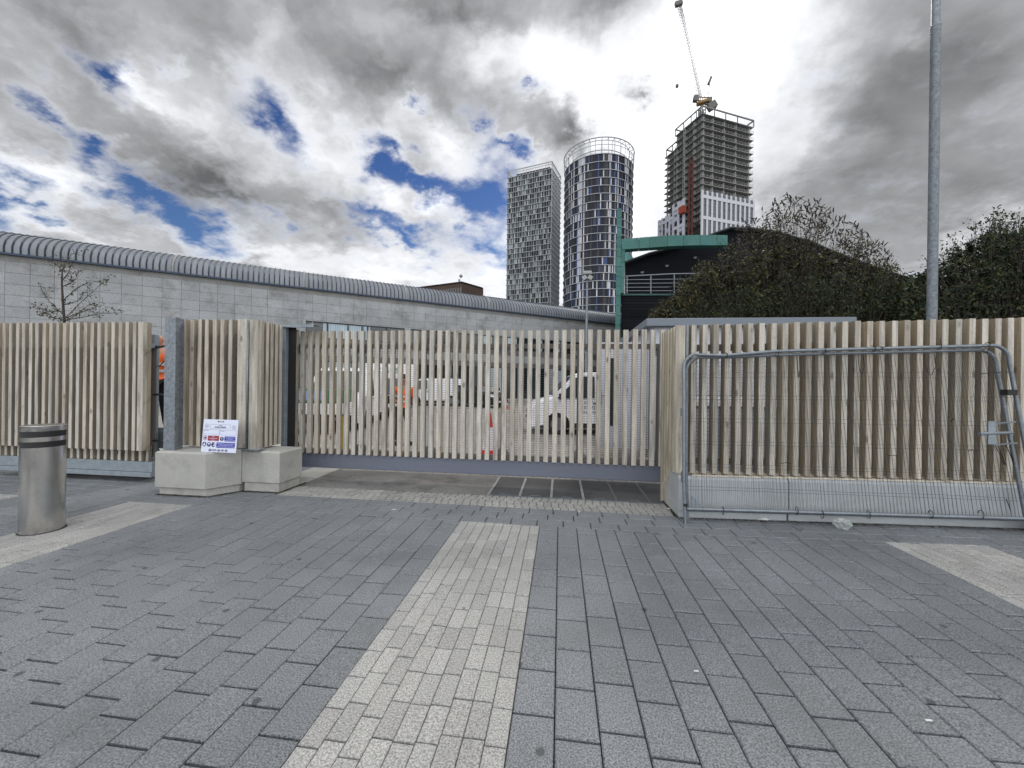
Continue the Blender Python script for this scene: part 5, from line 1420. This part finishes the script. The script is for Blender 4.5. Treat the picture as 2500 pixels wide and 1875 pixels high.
# ------------------------------------------------------------------ foliage
def leaves(name, pos, dirs, size, tints, m_, parent, aspect=.34, droop=.3, seed=1, clump=False):
    # one two-face folded leaf per position
    r_ = np.random.default_rng(seed)
    if clump:
        fld = np.sin(pos[:, 0] * 3.1 + 1.3 * np.sin(pos[:, 2] * 2.3)) * np.sin(pos[:, 2] * 3.7 + 1.1 * np.sin(pos[:, 1] * 2.9 + pos[:, 0])) + .5 * np.sin(pos[:, 0] * 7.7 + pos[:, 1] * 5) * np.sin(pos[:, 2] * 8.3)
        keep = fld > -.42; pos = pos[keep]; dirs = dirs[keep]; tints = tints[keep] * (1 + .55 * fld[keep])[:, None]
    n = len(pos)
    d = dirs + r_.normal(0, .55, (n, 3)); d[:, 2] -= droop * r_.random(n)
    d /= np.linalg.norm(d, axis=1, keepdims=True) + 1e-9
    s_ = r_.normal(0, 1, (n, 3)); s_ = np.cross(d, s_); s_ /= np.linalg.norm(s_, axis=1, keepdims=True) + 1e-9
    L_ = (size * r_.uniform(.6, 1.3, n))[:, None]; w = L_ * aspect * .5
    up = np.cross(d, s_)
    a = pos; t_ = pos + d * L_; mid = pos + d * L_ * .5
    l = mid + s_ * w + up * w * .3; r2 = mid - s_ * w + up * w * .3
    V = np.stack([a, l, t_, r2], 1).reshape(-1, 3)
    me = bpy.data.meshes.new(name)
    me.vertices.add(4 * n); me.vertices.foreach_set('co', V.astype(np.float32).ravel())
    me.loops.add(4 * n); me.loops.foreach_set('vertex_index', np.arange(4 * n, dtype=np.int32))
    me.polygons.add(n); me.polygons.foreach_set('loop_start', np.arange(0, 4 * n, 4, dtype=np.int32)); me.polygons.foreach_set('loop_total', np.full(n, 4, dtype=np.int32))
    me.materials.append(m_)
    at = me.attributes.new('tint', 'FLOAT_VECTOR', 'CORNER'); at.data.foreach_set('vector', np.repeat(tints.astype(np.float32), 4, axis=0).ravel())
    me.update(calc_edges=True)
    o = bpy.data.objects.new(name, me); C.objects.link(o)
    if parent: o.parent = parent
    return o
def pick_tints(n, pal, seed, v=.25):
    r_ = np.random.default_rng(seed); P_ = np.array(pal)
    k = r_.integers(0, len(P_), n); return P_[k] * r_.uniform(1 - v, 1 + v, (n, 1))
# big buddleia behind the kiosk: its outline is taken as (column, top) on the plane at depth Z, then given depth
def bush(name, label, cat, sil, Z, depth, nstem, nleaf, pal, size, seed, base_y=800, sparse_top=True, droop=.35, aspect=.3, group=None):
    r_ = np.random.default_rng(seed); random.seed(seed)
    xs_ = np.array([s_[0] for s_ in sil]); ys_ = np.array([s_[1] for s_ in sil])
    c0_ = at_depth(float(xs_.mean()), 940, Z); t = thing(name, label, cat, (c0_.x, c0_.y, 0), 0, group)
    org = Vector((c0_.x, c0_.y, 0))
    stems = MB(); pts_ = []; dr_ = []
    for i in range(nstem):
        px = r_.uniform(xs_[0], xs_[-1]); top = np.interp(px, xs_, ys_) + 16 * math.sin(px * .11 + seed) + 9 * math.sin(px * .29 + seed * 2)
        f = r_.uniform(0, 1) ** .55 if sparse_top else r_.uniform(0, 1) ** .7
        py = base_y + (top - base_y) * f
        dz = r_.uniform(-depth, depth) * math.sqrt(max(.05, 1 - .75 * f))
        tip = at_depth(px, py, Z + dz)
        bx = xs_.mean() + (px - xs_.mean()) * r_.uniform(.35, .8)
        root = at_depth(bx, 940, Z + dz * .3); root.z = r_.uniform(0, .6)
        mid = root.lerp(tip, .55) + Vector((r_.normal(0, .25), r_.normal(0, .25), r_.uniform(0, .5)))
        P_ = []
        for k in range(9):
            u = k / 8; q = root * (1 - u) ** 2 + mid * 2 * u * (1 - u) + tip * u * u
            q.z -= 0.25 * max(0, u - .85) * 2; P_.append(q - org)
        stems.tube(P_, [.022 * (1 - .85 * k / 8) + .003 for k in range(9)], 3, caps=False)
        m_ = int(nleaf / nstem * (1 if not (sparse_top and py < 640) else .5))
        for j in range(m_):
            u = 1 - r_.random() ** 1.5 * (.42 if f > .8 else .55)
            q = P_[min(8, int(u * 8))].lerp(P_[min(8, int(u * 8) + 1)], u * 8 % 1)
            sp = .11 + .30 * (1 - u)
            q = q + Vector(r_.normal(0, sp, 3))
            pts_.append(tuple(q)); d_ = (P_[8] - P_[6]).normalized(); dr_.append(tuple(d_ * .6))
        # side twigs
        for j in range(4):
            u = r_.uniform(.55, .98); q = P_[int(u * 8)]; e = q + Vector(r_.normal(0, .26, 3)) + Vector((0, 0, .12))
            stems.tube([q, e], .0035, 3, caps=False)
    stems.build('branches', M_bark, t)
    pts_ = np.array(pts_); dr_ = np.array(dr_)
    leaves('foliage', pts_, dr_, size, pick_tints(len(pts_), pal, seed), M_leaf, t, aspect, droop, seed, clump=True)
    return t
olive = [(.034, .036, .012), (.050, .045, .015), (.026, .022, .013), (.095, .088, .022), (.014, .019, .009), (.030, .023, .015), (.012, .014, .008)]
dkgreen = [(.010, .019, .008), (.015, .027, .010), (.034, .046, .014), (.007, .013, .007), (.020, .032, .016), (.055, .052, .016)]
sil_b = [(1595, 775), (1615, 735), (1650, 705), (1700, 650), (1740, 625), (1780, 575), (1840, 545), (1900, 500), (1925, 488), (1960, 500), (2000, 505), (2040, 540), (2080, 560), (2120, 590), (2150, 610), (2190, 655), (2215, 690)]
bush('buddleia', 'large olive brown bush with seed spikes rising above the kiosk', 'bush', sil_b, 15.0, 1.9, 620, 60000, olive, .13, 11)
bush('buddleia', 'lower dark green bush at the foot of the large olive bush', 'bush', [(1640, 770), (1750, 720), (1850, 690), (1950, 670), (2050, 665), (2150, 670), (2230, 700), (2280, 690)], 13.6, 1.3, 330, 36000, dkgreen, .11, 12)
bush('evergreen_tree', 'dense dark green tree at the right edge behind the lamp column', 'tree', [(2190, 700), (2230, 660), (2260, 650), (2300, 620), (2340, 570), (2380, 545), (2410, 525), (2432, 505), (2460, 530), (2490, 510), (2540, 490), (2640, 470), (2760, 500), (2850, 600)], 13.0, 2.0, 620, 60000, dkgreen, .11, 13, droop=.1, aspect=.42)
# seed spikes on the top of the buddleia
r_ = np.random.default_rng(5)
t_b = [o for o in bpy.data.objects if o.name == 'buddleia'][0]
b = MB()
for i in range(330):
    px = r_.uniform(1800, 2170); top = np.interp(px, [s_[0] for s_ in sil_b], [s_[1] for s_ in sil_b])
    py = top + r_.uniform(-16, 60) ** 1.0
    q = at_depth(px, py, 15 + r_.uniform(-1.2, 1.2)) - t_b.location
    d = Vector((r_.normal(0, .4), r_.normal(0, .3), r_.uniform(.1, .9))).normalized()
    b.tube([q - d * .25, q, q + d * .06 , q + d * .16, q + d * .22 + Vector((0, 0, -.03))], [.003, .006, .026, .018, .004], 4, (.035, .028, .022))
b.build('seed_spikes', M_leaf, t_b)['kind'] = 'stuff'
# dark inner growth so that the crowns close up as in the picture
def inner(name_obj, sil, Z, depth, n, pal, seed, base_y=800, shrink=.80, size=.2):
    r_ = np.random.default_rng(seed); xs_ = np.array([s_[0] for s_ in sil]); ys_ = np.array([s_[1] for s_ in sil])
    px = r_.uniform(xs_[0], xs_[-1], n); top = np.interp(px, xs_, ys_); f = r_.random(n) * shrink
    py = base_y + (top - base_y) * f; dz = r_.uniform(-depth, depth, n)
    pos = np.array([tuple(at_depth(float(a), float(c_), Z + float(d)) - name_obj.location) for a, c_, d in zip(px, py, dz)])
    leaves('inner_foliage', pos, np.zeros((n, 3)), size, pick_tints(n, pal, seed), M_leaf, name_obj, .45, .2, seed, clump=True)
bl = [o for o in bpy.data.objects if o.name.startswith('buddleia')]; ev = [o for o in bpy.data.objects if o.name.startswith('evergreen_tree')][0]
inner(bl[0], [(1600, 775), (1650, 720), (1700, 672), (1760, 645), (1820, 615), (1900, 590), (2000, 605), (2100, 645), (2200, 695)], 15.4, 1.2, 15000, olive, 21, shrink=.95)
inner(ev, [(2190, 700), (2230, 665), (2300, 640), (2340, 590), (2410, 545), (2460, 545), (2540, 510), (2640, 490), (2760, 520), (2850, 620)], 13.4, 1.4, 17000, dkgreen, 22, shrink=.88)

# sapling behind the swing gate
def sapling():
    random.seed(4); r_ = np.random.default_rng(4)
    Z = 7.6
    o0 = at_depth(157, 940, Z); t = thing('young_tree', 'slender young tree with thin sparse branches above the left swing gate', 'tree', (o0.x, o0.y, 0))
    org = Vector((o0.x, o0.y, 0)); g_ = lambda x, y, d=0: at_depth(x, y, Z + d) - org
    b = MB(); b.tube([Vector((0, 0, 0)), g_(158, 860), g_(157, 782), g_(153, 730), g_(151, 690), g_(152, 660), g_(160, 640)], [.035, .028, .022, .018, .014, .010, .005], 8); b.build('trunk', M_bark, t, smooth=True)
    br = [((157, 780), (190, 745), (245, 695), (262, 684)), ((153, 735), (185, 705), (215, 690), (262, 683)), ((156, 770), (120, 735), (105, 715), (97, 695)), ((152, 665), (140, 645), (118, 640), (108, 628)), ((153, 660), (165, 640), (175, 620), (195, 616)),
          ((157, 778), (205, 760), (250, 745), (285, 758)), ((155, 760), (118, 760), (90, 748), (78, 740)), ((156, 775), (135, 778), (105, 770), (82, 745)), ((152, 700), (175, 690), (185, 680), (190, 664)), ((152, 685), (168, 665), (172, 650), (178, 640)),
          ((157, 782), (215, 772), (245, 765), (300, 762)), ((154, 745), (190, 735), (205, 715), (225, 715)), ((157, 781), (128, 775), (118, 765), (95, 768)), ((157, 785), (185, 770), (215, 745), (232, 740))]
    tw = MB(); pos = []; dr = []
    for q in br:
        d = r_.uniform(-.5, .5)
        P_ = [g_(*q[0], 0), g_(*q[1], d * .5), g_(*q[2], d), g_(*q[3], d * 1.2)]
        tw.tube(P_, [.009, .006, .004, .002], 5)
        for k in range(3):
            for j in range(5):
                u = r_.random(); a = P_[k].lerp(P_[k + 1], u); e = a + Vector(r_.normal(0, .07, 3)) + Vector((0, 0, .04)) + (P_[k + 1] - P_[k]) * .2
                tw.tube([a, e], .0018, 3, caps=False)
                for w in range(5):
                    if r_.random() < .62: pos.append(tuple(a.lerp(e, r_.random()) + Vector(r_.normal(0, .018, 3)))); dr.append((0, 0, -.2))
    tw.build('twigs', M_bark, t)
    pos = np.array(pos); leaves('leaves', pos, np.array(dr), .045, pick_tints(len(pos), [(.05, .06, .02), (.03, .045, .016), (.08, .06, .02), (.04, .03, .02)], 8), M_leaf, t, .5, .3, 8)
sapling()
tp = [o for o in bpy.data.objects if o.name == 'topiary_plant'][0]
r_ = np.random.default_rng(3); n = 2600; v = r_.normal(0, 1, (n, 3)); v /= np.linalg.norm(v, axis=1, keepdims=True); rad = .20 * r_.random(n)[:, None] ** .35
leaves('foliage', v * rad + np.array([0, 0, 1.08]), v, .05, pick_tints(n, dkgreen, 3), M_leaf, tp, .5, 0, 3)

# ------------------------------------------------------------------ people
def skin_mesh(name, joints, edges, m_, parent, sub=2, extra=None):
    me = bpy.data.meshes.new(name); keys = list(joints)
    me.from_pydata([joints[k][0] for k in keys], [(keys.index(a), keys.index(c)) for a, c in edges], [])
    o = bpy.data.objects.new(name, me); C.objects.link(o)
    sk = o.modifiers.new('skin', 'SKIN'); sk.use_smooth_shade = True
    for i, k in enumerate(keys):
        r_ = joints[k][1]; r_ = r_ if isinstance(r_, tuple) else (r_, r_)
        me.skin_vertices[0].data[i].radius = r_
        me.skin_vertices[0].data[i].use_root = (i == 0)
    ss = o.modifiers.new('sub', 'SUBSURF'); ss.levels = sub; ss.render_levels = sub
    dg = bpy.context.evaluated_depsgraph_get(); m2 = bpy.data.meshes.new_from_object(o.evaluated_get(dg))
    bpy.data.objects.remove(o)
    m2.materials.clear(); m2.materials.append(m_); m2.polygons.foreach_set('use_smooth', [True] * len(m2.polygons))
    q = bpy.data.objects.new(name, m2); C.objects.link(q); q.parent = parent
    return q
def person(label, loc, rz, arms, hair=True, boots=True):
    # facing -y in local space
    t = thing('person', label, 'person', loc, rz)
    J = {'pelvis': ((0, 0, .95), (.15, .11)), 'waist': ((0, 0, 1.08), (.135, .10)), 'chest': ((0, .01, 1.28), (.165, .115)), 'upper': ((0, .015, 1.42), (.13, .09)), 'neck': ((0, 0, 1.50), .055),
         'head0': ((0, -.01, 1.58), (.075, .085)), 'head1': ((0, -.015, 1.68), (.078, .095)), 'head2': ((0, -.01, 1.75), (.055, .065))}
    E = [('pelvis', 'waist'), ('waist', 'chest'), ('chest', 'upper'), ('upper', 'neck'), ('neck', 'head0'), ('head0', 'head1'), ('head1', 'head2')]
    for s_, nm in ((-1, 'r'), (1, 'l')):
        J['hip' + nm] = ((s_ * .09, 0, .88), .092); J['knee' + nm] = ((s_ * .12, -.02, .50), .06); J['ank' + nm] = ((s_ * .14, .02, .09), .042); J['toe' + nm] = ((s_ * .16, -.14, .035), .035)
        E += [('pelvis', 'hip' + nm), ('hip' + nm, 'knee' + nm), ('knee' + nm, 'ank' + nm), ('ank' + nm, 'toe' + nm)]
        sh = (s_ * .19, .01, 1.41); el, wr, hn = arms[nm]
        J['sh' + nm] = (sh, .058); J['el' + nm] = (el, .043); J['wr' + nm] = (wr, .029); J['pm' + nm] = (hn, (.036, .02))
        E += [('upper', 'sh' + nm), ('sh' + nm, 'el' + nm), ('el' + nm, 'wr' + nm), ('wr' + nm, 'pm' + nm)]
        dv_ = (Vector(hn) - Vector(wr)).normalized(); sdv = dv_.cross(Vector((0, 1, .2))).normalized()
        for f in range(4):
            off = sdv * ((f - 1.5) * .019); a = Vector(hn) + off + dv_ * .015; c_ = a + dv_ * (.036 - .003 * abs(f - 1.2)) + Vector((0, -.004, 0)); e = c_ + dv_ * .026 + Vector((0, -.016, 0))
            J['f%d%sa' % (f, nm)] = (tuple(a), .0095); J['f%d%sb' % (f, nm)] = (tuple(c_), .0085); J['f%d%sc' % (f, nm)] = (tuple(e), .007)
            E += [('pm' + nm, 'f%d%sa' % (f, nm)), ('f%d%sa' % (f, nm), 'f%d%sb' % (f, nm)), ('f%d%sb' % (f, nm), 'f%d%sc' % (f, nm))]
        a = Vector(wr).lerp(Vector(hn), .6) + sdv * -.03; c_ = a + dv_ * .03 - sdv * .018
        J['th%sa' % nm] = (tuple(a), .011); J['th%sb' % nm] = (tuple(c_), .0085); E += [('pm' + nm, 'th%sa' % nm), ('th%sa' % nm, 'th%sb' % nm)]
    J = {k: (tuple(v_[0]), v_[1]) for k, v_ in J.items()}
    body = skin_mesh('body', J, E, M_skin, t)
    g = .016
    JJ = {k: (J[k][0], tuple(r0 + g for r0 in (J[k][1] if isinstance(J[k][1], tuple) else (J[k][1],) * 2))) for k in J}
    # jacket
    jk = {k: JJ[k] for k in ('pelvis', 'waist', 'chest', 'upper')}; jk['hem'] = ((0, 0, .84), (.165, .125))
    je = [('waist', 'pelvis'), ('pelvis', 'hem'), ('waist', 'chest'), ('chest', 'upper')]; jk = {'waist': jk['waist'], **jk}
    for nm in 'rl':
        jk['sh' + nm] = JJ['sh' + nm]; jk['el' + nm] = (J['el' + nm][0], .058); w = Vector(J['el' + nm][0]).lerp(Vector(J['wr' + nm][0]), .9); jk['wr' + nm] = (tuple(w), .043)
        je += [('upper', 'sh' + nm), ('sh' + nm, 'el' + nm), ('el' + nm, 'wr' + nm)]
    skin_mesh('hi_vis_jacket', jk, je, M_orange, t)
    tr = {'pelvis': ((0, 0, .93), (.165, .125))}; te = []
    for nm in 'rl':
        for k, r_ in (('hip', .108), ('knee', .078), ('ank', .06)): tr[k + nm] = (J[k + nm][0], r_)
        te += [('pelvis', 'hip' + nm), ('hip' + nm, 'knee' + nm), ('knee' + nm, 'ank' + nm)]
    skin_mesh('trousers', tr, te, M_trouser, t)
    for s_ in (-1, 1):
        b = MB(); b.box(s_ * .15 - .05, s_ * .15 + .05, -.20, .07, 0, .10); bevel(b.build('boot', M_trouser, t), .03, 3)
    b = MB()
    for z, rx, ry in ((1.10, .170, .133), (1.22, .188, .142)):
        n0 = len(b.v); k_ = 28
        for zz in (z - .025, z + .025): b.v += [(rx * math.cos(2 * math.pi * i / k_), .005 + ry * math.sin(2 * math.pi * i / k_), zz) for i in range(k_)]
        for i in range(k_): b.face((n0 + i, n0 + (i + 1) % k_, n0 + k_ + (i + 1) % k_, n0 + k_ + i))
    b.build('reflective_band', M_silver, t)
    # face and hair
    b = MB(); b.lathe([(.0, -.028), (.012, -.018), (.014, 0), (.004, .03)], 8, (0, -.112, 1.645)); b.build('nose', M_skin, body)
    for s_ in (-1, 1):
        b = MB(); b.lathe([(0, -.011), (.010, -.006), (.011, .003), (0, .011)], 10, (s_ * .033, -.094, 1.672)); b.build('eye', M_black, body)
        b = MB(); b.lathe([(0, -.03), (.012, -.02), (.016, .01), (0, .03)], 8, (s_ * .088, -.005, 1.65), sx=.6); b.build('ear', M_skin, body)
    b = MB(); b.box(-.026, .026, -.112, -.100, 1.603, 1.610); b.build('mouth', mat('lips', (.25, .08, .07), .5), body)
    if hair:
        b = MB(); prf = [(.096 * math.cos(a), .118 * math.sin(a)) for a in [R(q) for q in (-5, 20, 40, 60, 75, 88)]]; b.lathe(prf, 24, (0, .012, 1.675), sy=1.15); smooth_angle(b.build('hair', M_hair, t), 60)
    return t
armA = {'r': ((-.30, .03, 1.16), (-.20, -.18, 1.10), (-.15, -.25, 1.12)), 'l': ((.31, .04, 1.15), (.24, -.15, 1.05), (.20, -.22, 1.05))}
p = at_depth(985, 940, 9.72)
person('worker in orange hi-vis jacket and black trousers seen through the sliding gate', (p.x, p.y, 0), R(35), armA)
# worker on a flatbed behind the left gap, one arm raised
armB = {'r': ((-.36, -.05, 1.30), (-.40, -.12, 1.05), (-.40, -.14, .98)), 'l': ((.34, -.05, 1.56), (.46, -.10, 1.78), (.49, -.11, 1.85))}
p = at_depth(388, 940, 6.9)
bedz = .62
tt_ = person('worker in orange hi-vis with a raised arm in the gap beside the galvanised post', (p.x - .02, p.y, bedz), R(20), armB, hair=False)
t = thing('flatbed_trailer', 'grey flatbed trailer behind the swing gate with a worker standing on it', 'trailer', (p.x, p.y, 0), R(5))
b = MB(); b.box(-1.5, 1.0, -.7, .7, bedz - .12, bedz); b.build('bed', M_rail, t)
b = MB(); b.box(-1.5, 1.0, -.74, -.70, bedz - .15, bedz + .18); b.build('side_board', M_galvp, t)
for x in (-.9, .3):
    b = MB(); b.tube([(x, -.66, .26), (x, -.48, .26)], .25, 20); b.build('wheel', M_black, t)

# ------------------------------------------------------------------ litter
def scrap(px, py, pts, label, m_, nm='paper_scrap', cat='litter', z=.0):
    p = on_z(px, py, rise(on_z(px, py).x)); b = MB()
    b.v += [(p.x + x, p.y + y, rise(p.x) + .006 + h) for x, y, h in pts]; b.face(tuple(range(len(pts))))
    o = b.build(nm, m_); s_ = o.modifiers.new('s', 'SOLIDIFY'); s_.thickness = .002
    return tag(o, label, cat, 'small litter on the paving')
M_paper = mat('paper', (.62, .62, .58), .8)
scrap(1862, 1270, [(-.07, -.01, 0), (.04, -.02, .002), (.08, .0, .008), (.03, .02, .02), (-.02, .012, .006)], 'crumpled pale paper lying at the foot of the right-hand wall', M_paper)
scrap(1632, 1243, [(-.02, -.012, 0), (.022, -.01, .003), (.02, .014, .005), (-.018, .012, .003)], 'small white scrap by the end of the low wall at the gate', M_paper)
scrap(1414, 1251, [(-.012, -.008, 0), (.014, -.006, .003), (.012, .01, .004), (-.012, .008, .002)], 'tiny white scrap on the grey paving before the setts', M_paper)
scrap(2268, 1762, [(-.014, -.004, 0), (.014, -.004, .002), (.014, .005, .003), (-.014, .005, .002)], 'thin white stub at the lower right of the paving', M_paper)
scrap(1700, 1641, [(-.012, -.003, 0), (.012, -.003, .001), (.012, .004, .002), (-.012, .004, .001)], 'thin white stub in a joint near the middle of the paving', M_paper)
scrap(962, 1245, [(-.02, -.008, 0), (.02, -.008, .003), (.02, .008, .004), (-.02, .008, .002)], 'small white scrap left of the gate opening', M_paper)
p = on_z(1998, 1264, .03)
t = thing('plastic_bag', 'crumpled clear plastic bag caught under the mesh panels', 'litter', (p.x, 4.60, rise(p.x)))
M_bag = mat('clear_plastic', (.5, .55, .52), .15, spec=.8); M_bag.node_tree.nodes['Principled BSDF'].inputs['Alpha'].default_value = .35
bm = bmesh.new(); bmesh.ops.create_icosphere(bm, subdivisions=3, radius=.06)
for v_ in bm.verts:
    k = 1 + .35 * math.sin(v_.co.x * 90 + v_.co.z * 60) * math.cos(v_.co.y * 110); v_.co = Vector((v_.co.x * k * 1.3, v_.co.y * k, (v_.co.z * k + .055)))
me = bpy.data.meshes.new('bag'); bm.to_mesh(me); bm.free(); me.materials.append(M_bag); o = bpy.data.objects.new('bag_body', me); C.objects.link(o); o.parent = t

# ------------------------------------------------------------------ grit, dead leaves and dirt caught along the foot of walls and plinths
def debris(n, seed):
    r_ = np.random.default_rng(seed); b = MB()
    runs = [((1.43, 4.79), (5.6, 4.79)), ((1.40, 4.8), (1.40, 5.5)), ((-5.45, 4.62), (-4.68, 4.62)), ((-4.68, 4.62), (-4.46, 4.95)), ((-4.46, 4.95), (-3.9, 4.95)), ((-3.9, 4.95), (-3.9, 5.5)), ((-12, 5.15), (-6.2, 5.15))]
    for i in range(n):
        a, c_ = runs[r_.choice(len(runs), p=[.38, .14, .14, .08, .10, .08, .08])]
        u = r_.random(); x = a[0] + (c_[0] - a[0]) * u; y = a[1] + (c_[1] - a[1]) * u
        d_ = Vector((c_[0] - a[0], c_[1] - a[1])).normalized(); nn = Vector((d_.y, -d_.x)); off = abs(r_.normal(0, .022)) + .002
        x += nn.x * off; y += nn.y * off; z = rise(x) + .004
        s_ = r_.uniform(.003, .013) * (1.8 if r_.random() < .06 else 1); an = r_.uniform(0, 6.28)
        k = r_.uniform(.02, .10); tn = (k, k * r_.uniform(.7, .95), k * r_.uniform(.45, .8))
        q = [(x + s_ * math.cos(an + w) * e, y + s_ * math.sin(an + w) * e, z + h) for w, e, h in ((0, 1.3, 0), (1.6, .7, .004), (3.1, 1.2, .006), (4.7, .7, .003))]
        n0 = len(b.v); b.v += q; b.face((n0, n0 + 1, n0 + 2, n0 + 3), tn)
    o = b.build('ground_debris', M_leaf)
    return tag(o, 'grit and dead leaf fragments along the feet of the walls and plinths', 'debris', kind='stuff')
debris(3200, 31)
